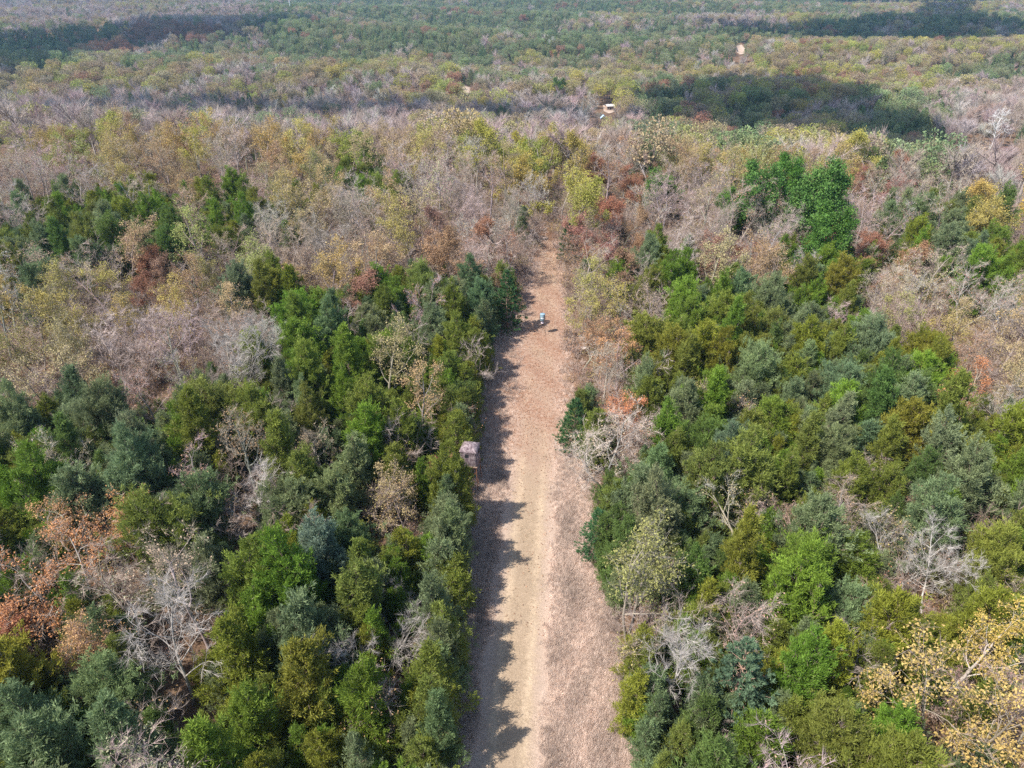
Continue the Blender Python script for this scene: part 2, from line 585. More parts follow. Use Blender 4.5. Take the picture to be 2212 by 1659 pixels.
def cedar(seed, H, Rm, nb=72, per=22, power=0.75, pl=0.25, spires=3, joined=False):
    nr = np.random.default_rng(seed)
    tm, cm = MB(), MB()
    zs = np.linspace(-0.2, H * 0.96, 9)
    wx = np.cumsum(nr.normal(0, 0.07, 9)); wy = np.cumsum(nr.normal(0, 0.07, 9))
    tr = np.stack([wx - wx[0], wy - wy[0], zs], 1)
    rr = 0.016 * H * (1 - np.linspace(0, 0.95, 9))
    tm.prisms(tr[:-1], tr[1:], rr[:-1], rr[1:], 7, 0, 0.5)
    ph = nr.uniform(0, 6.28, 4)
    # the main spire and a few lower side spires
    parts = [(np.zeros(3), H, Rm, nb)]
    for k in range(spires):
        a = ph[0] + 6.28 * k / spires + nr.normal(0, 0.4)
        q = nr.uniform(0.35, 0.62) * Rm
        parts.append((np.array([math.cos(a) * q, math.sin(a) * q, 0.0]), H * nr.uniform(0.58, 0.86), Rm * nr.uniform(0.42, 0.6), int(nb * 0.3)))
    for (o, h, rm, n_) in parts:
        t = np.sort(np.clip(nr.beta(1.0, 1.2, n_) * 0.94 + 0.05, 0, 0.985))
        az = np.arange(n_) * 2.39996 + nr.normal(0, 0.35, n_)
        Rz = rm * (1 - t) ** power * np.minimum(1.0, (t + 0.10) * 4.2)
        Rz = Rz * (1 + 0.3 * np.sin(2 * az + ph[1] + 5 * t) + 0.24 * np.sin(3 * az + ph[2] - 11 * t)) * nr.uniform(0.62, 1.2, n_) + 0.10
        el = R(12) + R(56) * t + nr.normal(0, 0.14, n_)
        out = np.stack([np.cos(az) * np.cos(el), np.sin(az) * np.cos(el), np.sin(el)], 1)
        Lb = np.minimum(Rz / np.cos(el), Rz * 1.7 + 0.2)
        z0 = np.maximum(t * h - 0.45 * Lb * np.sin(el), 0.25)
        b0 = np.stack([np.interp(z0, zs, tr[:, 0]) + o[0], np.interp(z0, zs, tr[:, 1]) + o[1], z0], 1)
        b1 = b0 + out * Lb[:, None]
        tm.prisms(b0, b0 + (b1 - b0) * 0.85, np.full(n_, 0.026), np.full(n_, 0.009), 4, 0, 0.6)
        npl = np.maximum(3, (2.5 + 6.0 * Lb).astype(int))
        bi = np.repeat(np.arange(n_), npl)
        N = len(bi)
        s = nr.uniform(0.25, 1.03, N) ** 0.75
        side = nr.normal(0, 1, (N, 3)) * (0.15 * Lb[bi] * (1.2 - 0.6 * s))[:, None]
        pc = b0[bi] + (b1 - b0)[bi] * s[:, None] + side
        ax = unit(out[bi] * 0.7 + np.array([0, 0, 0.65]) + nr.normal(0, 0.42, (N, 3)))
        bv = np.clip(nr.normal(0.45, 0.22, n_), 0, 1)
        pv = np.clip(bv[bi] + nr.normal(0, 0.15, N), 0, 1)
        pi = np.repeat(np.arange(N), per)
        M = len(pi)
        base = pc[pi] + ax[pi] * nr.uniform(-0.08, 0.36, M)[:, None] + nr.normal(0, 0.075, (M, 3))
        d = unit(ax[pi] + nr.normal(0, 0.5, (M, 3)))
        L = nr.uniform(0.5, 1.2, M) * pl
        cm.shards(base, d, L, L * nr.uniform(0.15, 0.28, M), nr, 1, np.clip(0.55 * pv[pi] + 0.45 * nr.random(M), 0, 1))
        # fine grey twigs that show between the sprays
        q = nr.choice(N, N // 2)
        cm.spikes(pc[q] - ax[q] * 0.35, pc[q] + ax[q] * nr.uniform(0.1, 0.4, len(q))[:, None], np.full(len(q), 0.011), 0, 0.7)
    if joined:
        for k in range(len(tm.V)):
            cm.add(tm.V[k], tm.F[k] - sum(len(v) for v in tm.V[:k]), 2, 0.5, True)
        return cm.mesh("cedar_thicket_tree", [M_TWIG, M_NEEDLE, M_BARK])
    return tm.mesh("trunk", [M_BARK]), cm.mesh("crown", [M_TWIG, M_NEEDLE])


def pine(seed, H, Rm):
    nr = np.random.default_rng(seed)
    tm, cm = MB(), MB()
    zs = np.linspace(-0.2, H, 8)
    tr = np.stack([np.cumsum(nr.normal(0, 0.03, 8)), np.cumsum(nr.normal(0, 0.03, 8)), zs], 1)
    rr = 0.014 * H * (1 - np.linspace(0, 0.93, 8))
    tm.prisms(tr[:-1], tr[1:], rr[:-1], rr[1:], 7, 0, 0.5)
    B0, B1, LV = [], [], []
    nw = int(H / 0.62)
    for w in range(nw):
        t = 0.12 + 0.86 * w / (nw - 1)
        k = nr.integers(5, 8)
        a0 = nr.uniform(0, 6.28)
        for j in range(k):
            a = a0 + 6.283 * j / k + nr.normal(0, 0.2)
            e = R(2 + 42 * t * t) + nr.normal(0, 0.1)
            L = Rm * (1 - t) ** 0.8 * min(1, (t + 0.1) * 3.5) * nr.uniform(0.7, 1.15) + 0.25
            p = np.array([np.interp(t * H, zs, tr[:, 0]), np.interp(t * H, zs, tr[:, 1]), t * H])
            d = np.array([math.cos(a) * math.cos(e), math.sin(a) * math.cos(e), math.sin(e)])
            B0.append(p); B1.append(p + d * L); LV.append(L)
    B0, B1, LV = np.array(B0), np.array(B1), np.array(LV)
    tm.prisms(B0, B1, np.full(len(B0), 0.03), np.full(len(B0), 0.008), 4, 0, 0.5)
    npl = (3 + 6 * LV).astype(int)
    bi = np.repeat(np.arange(len(B0)), npl)
    N = len(bi)
    s = nr.uniform(0.3, 1.05, N)
    D = unit(B1 - B0)[bi]
    lat = np.cross(D, [0, 0, 1.0]) * (nr.normal(0, 0.28, N) * LV[bi] * (1.1 - 0.6 * s))[:, None]
    pc = B0[bi] + (B1 - B0)[bi] * s[:, None] + lat + np.array([0, 0, 1]) * nr.normal(0.02, 0.05, N)[:, None]
    ax = unit(D + lat * 0.6 + np.array([0, 0, 0.45]) + nr.normal(0, 0.2, (N, 3)))
    pv = nr.random(N)
    per = 24
    pi = np.repeat(np.arange(N), per)
    M = len(pi)
    base = pc[pi] + ax[pi] * nr.uniform(0, 0.22, M)[:, None]
    d = unit(ax[pi] * 0.9 + nr.normal(0, 0.5, (M, 3)))
    L = nr.uniform(0.16, 0.26, M)
    cm.shards(base, d, L, L * 0.22, nr, 1, np.clip(0.6 * pv[pi] + 0.4 * nr.random(M), 0, 1))
    return tm.mesh("trunk", [M_BARK]), cm.mesh("crown", [M_TWIG, M_NEEDLE])


CEDARS = [cedar(100 + i, H, Rm, nb, 25, pw, 0.27, sp) for i, (H, Rm, nb, pw, sp) in enumerate([
    (8.0, 1.9, 72, 0.8, 2), (9.0, 2.1, 80, 0.7, 3), (7.2, 2.1, 74, 0.65, 4), (9.8, 1.9, 84, 0.9, 2),
    (8.4, 2.3, 84, 0.6, 4), (6.4, 1.8, 66, 0.75, 3), (8.8, 1.7, 74, 0.85, 2), (7.8, 2.4, 84, 0.55, 5), (9.3, 2.4, 92, 0.75, 4)])]
THICKET = [cedar(150 + i, H, Rm, nb, 15, 0.7, 0.28, 2, True) for i, (H, Rm, nb) in enumerate([(7.5, 1.9, 60), (6.2, 1.8, 55), (8.2, 1.9, 62), (5.0, 1.6, 48)])]
PINES = [pine(200, 6.5, 2.0), pine(201, 8.5, 2.6), pine(202, 7.4, 2.3)]
BARES = [broadleaf(300 + i, H, Rc, lv, tw, 0.15, 0.2, stems=st, lean=ln) for i, (H, Rc, lv, tw, st, ln) in enumerate([
    (10.5, 3.6, 3.5, 7, 1, 0.05), (9.5, 3.3, 1.0, 7, 2, 0.1), (11, 3.9, 4.5, 7, 1, 0.1), (9.0, 3.0, 0.5, 7, 3, 0.1),
    (10.0, 3.8, 5.0, 7, 1, 0.12), (8.5, 3.2, 1.5, 7, 1, 0.16), (10.8, 3.4, 3.0, 7, 2, 0.08)])]
SPARSE = [broadleaf(400 + i, H, Rc, lv, 3, 0.17, 0.24, stems=st) for i, (H, Rc, lv, st) in enumerate([
    (10.5, 3.8, 15, 1), (9.6, 3.4, 12, 2), (11.0, 4.0, 16, 1), (9.0, 3.3, 17, 1), (10.2, 3.8, 9, 2)])]
DENSE = [broadleaf(500 + i, H, Rc, lv, 2, 0.19, 0.27, stems=st) for i, (H, Rc, lv, st) in enumerate([
    (10.5, 3.7, 26, 1), (11.2, 4.1, 28, 1), (9.4, 3.4, 24, 2), (10.0, 3.8, 30, 1)])]
LUSH = [broadleaf(600 + i, H, Rc, lv, 1, 0.25, 0.34, limbs=15, fork0=0.2) for i, (H, Rc, lv) in enumerate([(10.5, 4.3, 46), (9.8, 4.2, 48)])]
DEAD = [broadleaf(700 + i, H, Rc, 0, 9, stems=st, lean=ln, crook=(0.09, 0.2, 0.3, 0.35), limbs=10, r0=0.0105 * H) for i, (H, Rc, st, ln) in enumerate([
    (9.5, 2.8, 1, 0.1), (8.5, 3.0, 2, 0.1), (9.0, 2.6, 1, 0.22), (10.0, 3.2, 3, 0.1)])]

KINDS = {
    # code: (object name, category, group, mesh list, spacing, [(adjective, leaf tint, weight)], (scale lo, hi))
    'c': ("cedar_tree", "cedar tree", "cedar trees on both sides of the lane", CEDARS, 2.75,
          [("olive green", (0.205, 0.242, 0.040), 4), ("bright green", (0.171, 0.270, 0.032), 4), ("yellowish green", (0.257, 0.270, 0.034), 2), ("grey-green", (0.199, 0.248, 0.115), 2)], (0.75, 1.12)),
    'k': ("cedar_tree", "cedar tree", "cedar trees on both sides of the lane", CEDARS, 2.75,
          [("dark green", (0.137, 0.204, 0.050), 3), ("blue-green", (0.171, 0.237, 0.105), 4), ("grey-green", (0.222, 0.259, 0.120), 4), ("olive green", (0.199, 0.237, 0.050), 3)], (0.78, 1.15)),
    'b': ("bare_tree", "bare tree", "leafless grey trees in the wood", BARES, 4.3,
          [("mauve-grey", (0.39, 0.305, 0.275), 3), ("pale grey", (0.42, 0.365, 0.32), 3), ("brownish grey", (0.34, 0.265, 0.21), 2)], (0.72, 1.1)),
    't': ("tan_leaved_tree", "oak tree", "oaks with thin tan leaves", SPARSE, 4.7,
          [("tan", (0.40, 0.30, 0.15), 4), ("golden tan", (0.42, 0.33, 0.10), 4), ("brownish tan", (0.35, 0.22, 0.12), 2), ("greenish tan", (0.30, 0.30, 0.09), 2)], (0.75, 1.1)),
    'r': ("russet_tree", "oak tree", "oaks with russet leaves", DENSE, 4.5,
          [("rust red", (0.32, 0.14, 0.085), 3), ("russet brown", (0.33, 0.185, 0.11), 4), ("dull red", (0.29, 0.15, 0.11), 2)], (0.62, 0.95)),
    'o': ("orange_leaved_tree", "oak tree", "oaks with sparse orange leaves", SPARSE, 3.8,
          [("orange brown", (0.46, 0.20, 0.09), 3), ("pale orange", (0.50, 0.27, 0.13), 2)], (0.55, 0.85)),
    'y': ("yellow_leaved_tree", "oak tree", "oaks with yellow leaves", DENSE, 5.2,
          [("yellow", (0.42, 0.38, 0.07), 3), ("yellow-green", (0.30, 0.33, 0.06), 4), ("golden yellow", (0.42, 0.34, 0.08), 2)], (0.8, 1.1)),
    'G': ("green_leaved_tree", "oak tree", "broadleaf trees still fully green", LUSH, 6.5, [("deep green", (0.075, 0.19, 0.025), 1)], (0.8, 1.0)),
}
NEARMAP = [
    "tyytyttyyyyyytbyttyyyyyy", "bttttbttttbyytbtttttyyyy", "bbtbtbttcbbbtyrGbtGtrbty", "bccccccbbtbbbyrbbGGGbkky",
    "kkkktbbbbtrb.brbbrbGrccy", "kbtrttttttrrb.rcttccrbcc", "btttttcrrckk.tttckccbbbb", "tttbtbbckkc..ttbkckcbttt",
    "ttbbbbbcccc..obcccckkctt", "btbbbbccctc..oocckcckcot", "bckbkkccctc..kbbcckkkkob", "ckkkcbcbkcc..kbbccckkccb",
    "bbkkcbckcrc...bkkcckckcc", "cckbkbkkbtr...rkkkckkckc", "ccookbccbtc...kkkbrbkkbb", "coookbckbbc...kkkcbcbbbc",
    "coobbbckccc...tbkccckbbc", "cocbbccbkcb...bbcccccckc", "rokbbcckcbb...cbccccccyc", "cokbbccccbc...ccccccccyy",
    "cckbkbccccbk..ckkccccctb", "cckbkcccckkk..ckkccccccb", "ckkbkcccckkk..ckkccccccc", "ckkbkccccckk..cckcccccck",
]
FARMAP = [
    "bbbtbbkkkkkkkkkkkkkktttt", "bbbbbbkkkkkkcktkbbtkkkkk", "kkkrrtkkkcccckcckkkkkkkt", "kkotckkkcccccckckkttyttt",
    "kktkctkcctcctctctttytttk", "ttttybtttttctttbttttttkk", "tttyyyytbtybytyckttyttbb", "bbbbbbybbbtybbtktkkykkbb",
    "bbbbbbbbbbbbbbbktkybkkbb", "bbbbbbbbbbbbbbbktkytkkbb", "bbbbbbbbbbbbbbbktkytkkbb", "bbbbbbbbbbbbbbbktkytkkbb",
]
assert all(len(r_) == 24 for r_ in NEARMAP + FARMAP), [len(r_) for r_ in NEARMAP + FARMAP]


def near_code(px, py):
    px += random.gauss(0, 26)
    py += random.gauss(0, 18) - 24
    c = NEARMAP[min(max(int((py - 240) / 60), 0), len(NEARMAP) - 1)][min(max(int(px / 92.17), 0), 23)]
    if c in 'ck' and random.random() < 0.09:
        c = random.choice('bbbt')
    return c


def far_code(px, py):
    px += random.gauss(0, 20)
    py += random.gauss(0, 5)
    return FARMAP[min(max(int(py / 30), 0), len(FARMAP) - 1)][min(max(int(px / 92.17), 0), 23)]


BARK = {'c': (0.20, 0.145, 0.115), 'k': (0.20, 0.145, 0.115), 'b': (0.34, 0.29, 0.25), 't': (0.28, 0.23, 0.19), 'r': (0.23, 0.18, 0.14),
        'o': (0.42, 0.36, 0.30), 'y': (0.30, 0.25, 0.20), 'G': (0.22, 0.18, 0.14)}
TWIG = {'c': (0.22, 0.17, 0.13), 'k': (0.22, 0.17, 0.13), 't': (0.34, 0.265, 0.22), 'r': (0.28, 0.20, 0.16), 'o': (0.40, 0.32, 0.26), 'y': (0.34, 0.28, 0.21), 'G': (0.2, 0.16, 0.12)}
PLACED = []       # x, y, radius of every single tree
USED_LABELS = set()


def tree(name, cat, meshes, x, y, tint, bark, twig, label, group, scale=1.0, rz=0.0, tilt=(0, 0), lift=0.0, sx=1.0, use_label=True):
    root = bpy.data.objects.new(name, None)
    COL.objects.link(root)
    root.empty_display_size = 0.5
    root.location = (x, y, float(hgt(x, y)) - 0.05 + lift)
    root.rotation_euler = (tilt[0], tilt[1], rz)
    root.scale = (scale * sx, scale * sx, scale)
    tag(root, label, cat, group)
    for nm, me in zip(("trunk", "crown"), meshes):
        o = bpy.data.objects.new(nm, me)
        COL.objects.link(o)
        o.parent = root
        o["tint"] = [float(c) for c in tint]
        o["bark"] = [float(c) for c in bark]
        o["twig"] = [float(c) for c in twig]
    USED_LABELS.add(label)
    return root


def jit(c, s=0.10):
    k = random.uniform(1 - s * 1.6, 1 + s * 1.6)
    return tuple(max(0.005, v * k * random.uniform(1 - s, 1 + s)) for v in c)


# ------------------------------------------------------------------ the trees one notices first
PALE, GREY, MAUVE = (0.40, 0.36, 0.32), (0.33, 0.285, 0.25), (0.42, 0.30, 0.27)
HEROES = [
    # px, py of the crown's middle, its height, name, category, meshes, scale, tint, bark, twig, label, rz, tilt
    (505, 800, 5.2, "bare_tree", "bare tree", DEAD[3], 1.05, MAUVE, PALE, (0.36, 0.32, 0.285), "wide pale many-stemmed bare tree among the cedars left of the lane", 0.4, (0, 0), 1.0),
    (375, 1420, 4.8, "bare_tree", "bare tree", DEAD[0], 1.06, MAUVE, PALE, (0.36, 0.32, 0.285), "big whitish bare tree with long branches in the lower left corner", 1.2, (0, 0), 1.2),
    (515, 1055, 5.6, "bare_tree", "bare tree", DEAD[2], 0.95, MAUVE, PALE, (0.46, 0.40, 0.36), "bare tree with a crooked white trunk left of the hunting blind", 5.6, (0, 0.1), 1.0),
    (165, 1235, 4.2, "orange_leaved_tree", "oak tree", SPARSE[1], 0.82, (0.50, 0.23, 0.10), (0.50, 0.44, 0.38), (0.42, 0.33, 0.27), "crooked oak with orange leaves, nearest the left edge of the photo", 0.5, (0, -0.22), 1.15),
    (285, 1150, 4.2, "orange_leaved_tree", "oak tree", SPARSE[4], 0.75, (0.50, 0.25, 0.10), (0.48, 0.42, 0.36), (0.42, 0.33, 0.27), "oak with orange leaves just behind the leaning orange oak", 2.5, (0, 0), 1.1),
    (55, 1355, 2.5, "orange_leaved_tree", "oak tree", DENSE[2], 0.5, (0.48, 0.21, 0.12), (0.4, 0.33, 0.28), (0.42, 0.33, 0.27), "low salmon orange oak cut by the left edge of the photo", 1.0, (0, 0), 1.1),
    (925, 1015, 3.2, "russet_tree", "oak tree", DENSE[0], 0.52, (0.42, 0.17, 0.12), (0.26, 0.2, 0.16), (0.32, 0.22, 0.18), "small rust pink oak between cedars beside the hunting blind", 3.0, (0, 0), 1.0),
    (690, 1225, 4.0, "cedar_tree", "cedar tree", CEDARS[1], 0.98, (0.195, 0.260, 0.182), BARK['c'], TWIG['c'], "silvery blue-green cedar, palest of those left of the lane", 0.8, (0, 0), 1.05),
    (815, 1410, 3.8, "bare_tree", "bare tree", DEAD[1], 0.82, MAUVE, PALE, (0.35, 0.31, 0.28), "small dead tree forked into two white stems near the lane's lower left", 0.0, (0, 0.05), 1.0),
    (905, 1235, 3.4, "bare_tree", "bare tree", DEAD[2], 0.72, MAUVE, PALE, (0.34, 0.30, 0.27), "thin bare tree leaning out over the lane from its left edge", 3.4, (0.1, 0.55), 1.0),
    (1465, 1430, 5.0, "bare_tree", "bare tree", DEAD[0], 1.08, MAUVE, (0.42, 0.385, 0.345), (0.36, 0.32, 0.285), "tall slim white-barked bare tree right of the lane, near the bottom", 4.0, (0, 0), 0.85),
    (1395, 935, 2.8, "bare_tree", "bare tree", BARES[3], 0.62, (0.44, 0.32, 0.26), (0.48, 0.42, 0.36), (0.46, 0.37, 0.32), "low bushy bare tree spreading beside the lane's right edge", 1.0, (0, 0), 1.25),
    (1240, 920, 2.7, "pine_tree", "pine tree", PINES[0], 0.85, (0.072, 0.163, 0.058), (0.24, 0.16, 0.12), TWIG['c'], "dark green young pine jutting into the lane from the right", 0.4, (0, 0), 1.1),
    (1290, 1155, 2.6, "pine_tree", "pine tree", PINES[2], 0.66, (0.078, 0.182, 0.072), (0.24, 0.16, 0.12), TWIG['c'], "small bright pine at the lane's right edge opposite the blind", 2.0, (0, 0), 1.15),
    (1096, 655, 4.0, "pine_tree", "pine tree", PINES[1], 0.95, (0.072, 0.163, 0.058), (0.24, 0.16, 0.12), TWIG['c'], "dark green pine at the lane's left edge just left of the feeder", 1.2, (0, 0), 1.0),
    (1590, 1495, 4.2, "pine_tree", "pine tree", PINES[1], 0.98, (0.137, 0.215, 0.124), (0.34, 0.22, 0.16), TWIG['c'], "grey-green pine with layered boughs in the lower right", 0.2, (0, 0), 1.15),
    (1226, 522, 3.2, "pine_tree", "pine tree", PINES[0], 0.9, (0.065, 0.137, 0.052), (0.24, 0.16, 0.12), TWIG['c'], "dark green pine where the lane disappears into the wood", 2.2, (0, 0), 0.95),
    (2090, 1425, 4.2, "yellow_leaved_tree", "oak tree", SPARSE[2], 0.78, (0.50, 0.36, 0.09), (0.46, 0.40, 0.34), (0.42, 0.34, 0.26), "golden yellow tree among green cedars in the lower right", 2.0, (0, 0), 1.0),
    (2035, 1235, 4.4, "bare_tree", "bare tree", DEAD[2], 0.86, MAUVE, (0.56, 0.52, 0.47), (0.38, 0.345, 0.31), "white slanting dead tree among the cedars of the right side", 1.0, (0, 0.18), 1.0),
    (1955, 1175, 4.6, "bare_tree", "bare tree", DEAD[1], 0.85, MAUVE, (0.52, 0.48, 0.43), (0.37, 0.335, 0.30), "white bare tree with upright stems just behind the slanting dead tree", 1.9, (0, 0), 1.0),
    (1725, 1140, 3.8, "bare_tree", "bare tree", BARES[0], 0.74, (0.36, 0.22, 0.16), (0.36, 0.27, 0.22), (0.34, 0.24, 0.20), "brown bare tree standing in a gap of the right-hand cedars", 0.6, (0, 0), 1.0),
    (1655, 440, 6.5, "green_leaved_tree", "oak tree", LUSH[0], 1.10, (0.080, 0.185, 0.035), BARK['G'], TWIG['G'], "round deep green broadleaf tree, left one of the touching pair", 0.3, (0, 0), 1.0),
    (1765, 462, 6.5, "green_leaved_tree", "oak tree", LUSH[1], 1.28, (0.080, 0.185, 0.035), BARK['G'], TWIG['G'], "largest deep green broadleaf tree, right one of the touching pair", 2.3, (0, 0), 1.05),
    (1585, 455, 4.5, "green_leaved_tree", "oak tree", LUSH[1], 0.72, (0.085, 0.19, 0.03), BARK['G'], TWIG['G'], "small green broadleaf tree at the foot of the green pair", 4.0, (0, 0), 1.0),
    (1112, 330, 7.0, "yellow_leaved_tree", "oak tree", DENSE[1], 0.98, (0.42, 0.37, 0.05), BARK['y'], TWIG['y'], "bright yellow oak on the ridge straight above the lane's end", 1.0, (0, 0), 1.0),
    (965, 345, 6.0, "bare_tree", "bare tree", BARES[2], 1.02, MAUVE, PALE, (0.42, 0.37, 0.34), "wide fan shaped pale bare tree on the ridge", 0.2, (0, 0), 1.15),
    (985, 555, 5.8, "russet_tree", "oak tree", DENSE[3], 1.02, (0.37, 0.22, 0.12), BARK['r'], TWIG['r'], "big russet brown oak left of where the lane ends", 1.4, (0, 0), 1.05),
    (770, 625, 4.6, "russet_tree", "oak tree", DENSE[1], 0.78, (0.34, 0.17, 0.12), BARK['r'], TWIG['r'], "pinkish red oak behind the cedars, left of the big russet oak", 5.0, (0, 0), 1.1),
    (340, 545, 5.5, "russet_tree", "oak tree", DENSE[2], 0.72, (0.34, 0.15, 0.085), BARK['r'], TWIG['r'], "rust red oak alone amid the grey wood on the left", 0.7, (0, 0), 1.05),
    (1362, 400, 6.0, "russet_tree", "oak tree", DENSE[0], 0.78, (0.33, 0.15, 0.09), BARK['r'], TWIG['r'], "rust red oak on the ridge right of the lane's end", 2.7, (0, 0), 1.0),
    (1870, 525, 5.0, "russet_tree", "oak tree", DENSE[2], 0.76, (0.31, 0.14, 0.09), BARK['r'], TWIG['r'], "rust red oak just right of the deep green pair", 3.9, (0, 0), 1.1),
    (1335, 590, 4.2, "cedar_tree", "cedar tree", CEDARS[4], 0.85, (0.169, 0.260, 0.029), BARK['c'], TWIG['c'], "vivid green cedar by itself right of the lane's far end", 0.9, (0, 0.12), 1.0),
    (1392, 560, 4.6, "cedar_tree", "cedar tree", CEDARS[5], 0.8, (0.169, 0.260, 0.029), BARK['c'], TWIG['c'], "vivid green low cedar touching the lone one at the lane's far end", 2.0, (0, 0), 1.1),
    (1232, 425, 6.2, "yellow_leaved_tree", "oak tree", SPARSE[3], 1.05, (0.38, 0.33, 0.12), (0.34, 0.30, 0.25), TWIG['y'], "open yellowish oak with visible limbs behind the lane's end", 1.3, (0, 0), 1.05),
    (275, 765, 4.5, "bare_tree", "bare tree", BARES[1], 1.0, (0.42, 0.31, 0.26), (0.50, 0.42, 0.37), (0.46, 0.37, 0.33), "bare tree with a cluster of brown trunks at the edge of the left cedars", 0.0, (0, 0), 1.1),
    (2000, 785, 4.2, "cedar_tree", "cedar tree", CEDARS[7], 0.95, (0.221, 0.215, 0.026), BARK['c'], TWIG['c'], "yellowish olive cedar on the far edge of the right-hand cedars", 0.0, (0, 0), 1.0),
    (1555, 800, 4.4, "cedar_tree", "cedar tree", CEDARS[8], 0.98, (0.227, 0.215, 0.026), BARK['c'], TWIG['c'], "bronze green cedar in the middle of the right-hand cedars", 1.0, (0, 0), 1.0),
    (2165, 470, 6.0, "yellow_leaved_tree", "oak tree", DENSE[1], 1.05, (0.46, 0.32, 0.09), BARK['y'], TWIG['y'], "golden oak at the right edge of the photo above the cedars", 2.0, (0, 0), 1.0),
    (640, 655, 4.5, "cedar_tree", "cedar tree", CEDARS[3], 1.0, (0.195, 0.227, 0.026), BARK['c'], TWIG['c'], "tall yellowish cedar at the top of the left cedar clump", 0.6, (0, 0), 1.1),
    (105, 1085, 4.6, "cedar_tree", "cedar tree", CEDARS[8], 1.08, (0.150, 0.240, 0.029), BARK['c'], TWIG['c'], "large bright olive cedar at the left edge, halfway down", 0.6, (0, 0), 1.1),
    (790, 1530, 4.0, "cedar_tree", "cedar tree", CEDARS[0], 0.98, (0.163, 0.234, 0.026), BARK['c'], TWIG['c'], "pointed bright cedar at the bottom edge left of the lane", 0.6, (0, 0), 1.0),
    (1720, 1260, 4.2, "cedar_tree", "cedar tree", CEDARS[7], 1.02, (0.156, 0.234, 0.029), BARK['c'], TWIG['c'], "broad bright green cedar in the lower right, below the brown bare tree", 1.6, (0, 0), 1.05),
    (1570, 1010, 4.2, "cedar_tree", "cedar tree", CEDARS[1], 0.95, (0.137, 0.195, 0.111), BARK['c'], TWIG['c'], "grey-blue cedar right of the bushy bare tree", 2.6, (0, 0), 1.0),
]
for (px, py, zc, nm, cat, ms, sc_, tint, bark, twig, lab, rz, tilt, sx) in HEROES:
    d = ray(px, py)
    p = at(px, py, zc)
    for _ in range(3):
        p = at(px, py, zc + float(hgt(p[0], p[1])))
    tree(nm, cat, ms, p[0], p[1], tint, bark, twig, lab, None, sc_, rz, tilt, sx=sx)
    if ms[0].name in [d_[0].name for d_ in DEAD]:
        PLACED += [(p[0] * 0.95, p[1] - 2.2, 2.6), (p[0] * 0.9, p[1] - 4.4, 2.2)]
    PLACED.append((p[0], p[1], 1.9 if 'cedar' in nm or 'pine' in nm else 5.2 if 'green' in nm else 2.6))
# give the singled-out trees the group of their kind
GROUP_OF = {v[0]: v[2] for v in KINDS.values()}
GROUP_OF["pine_tree"] = "young pines at the lane and in the lower right"
for o in list(COL.objects):
    nm = o.name.split('.')[0]
    if o.type == 'EMPTY' and nm in GROUP_OF:
        o["group"] = GROUP_OF[nm]

# ------------------------------------------------------------------ hunting blind and feeder
BLIND_FOOT = on_ground(1036, 1066)
BRZ = R(-10)
BLIND = (BLIND_FOOT[0] - 0.78, BLIND_FOOT[1] + 0.62)
FEEDER = tuple(on_ground(1171, 727)[:2])
PLACED += [(BLIND[0], BLIND[1], 1.5), (BLIND[0] + 0.7, BLIND[1] - 2.2, 1.0), (FEEDER[0], FEEDER[1], 2.0)]


def camo_mat():
    m, nt, b = new_mat("camouflage_fabric")
    tc = node(nt, "ShaderNodeTexCoord").outputs["Object"]
    mp = node(nt, "ShaderNodeMapping")
    mp.inputs["Scale"].default_value = (1.0, 1.0, 0.6)
    nt.links.new(tc, mp.inputs[0])
    base = ramp(nt, noise(nt, 5, 4, 0.6, mp.outputs[0], 0.6), [(0.32, (0.09, 0.06, 0.07)), (0.48, (0.22, 0.165, 0.17)), (0.66, (0.38, 0.31, 0.305))])
    v = node(nt, "ShaderNodeTexVoronoi", feature='DISTANCE_TO_EDGE')
    v.inputs["Scale"].default_value = 2.6
    nd = node(nt, "ShaderNodeVectorMath", operation='ADD')
    nz = node(nt, "ShaderNodeTexNoise")
    nz.inputs["Scale"].default_value = 3.5
    nt.links.new(tc, nz.inputs["Vector"])
    nt.links.new(mp.outputs[0], nd.inputs[0])
    nt.links.new(nz.outputs[1], nd.inputs[1])
    nt.links.new(nd.outputs[0], v.inputs["Vector"])
    line = mth(nt, 'LESS_THAN', v.outputs["Distance"], 0.045)
    nt.links.new(mixc(nt, mth(nt, 'MULTIPLY', line, 0.85), base, (0.07, 0.05, 0.055)), b.inputs["Base Color"])
    b.inputs["Roughness"].default_value = 0.85
    b.inputs["Specular IOR Level"].default_value = 0.2
    return m


M_CAMO = camo_mat()
M_RUST = plain_mat("rusty_steel", (0.27, 0.12, 0.07), 0.8, 0.2, 9, 0.4)
M_DARK = plain_mat("dark_mesh", (0.02, 0.02, 0.022), 0.9, 0, 8, 0.3)
M_WOOD = plain_mat("weathered_wood", (0.26, 0.18, 0.13), 0.9, 0, 5, 0.4)
blind = bpy.data.objects.new("hunting_blind", None)
COL.objects.link(blind)
blind.location = (BLIND[0], BLIND[1], 0.0)
blind.rotation_euler = (0, 0, BRZ)
tag(blind, "camouflage hunting blind raised on rusty legs at the lane's left edge", "hunting blind")
FZ, W2 = 2.75, 0.74
for sx_ in (-1, 1):
    for sy_ in (-1, 1):
        mb = MB()
        mb.prisms([[sx_ * 0.82, sy_ * 0.82, -0.2]], [[sx_ * 0.70, sy_ * 0.70, FZ - 0.06]], [0.035], [0.035], 8)
        link("leg", mb.mesh("leg", [M_RUST]), blind)
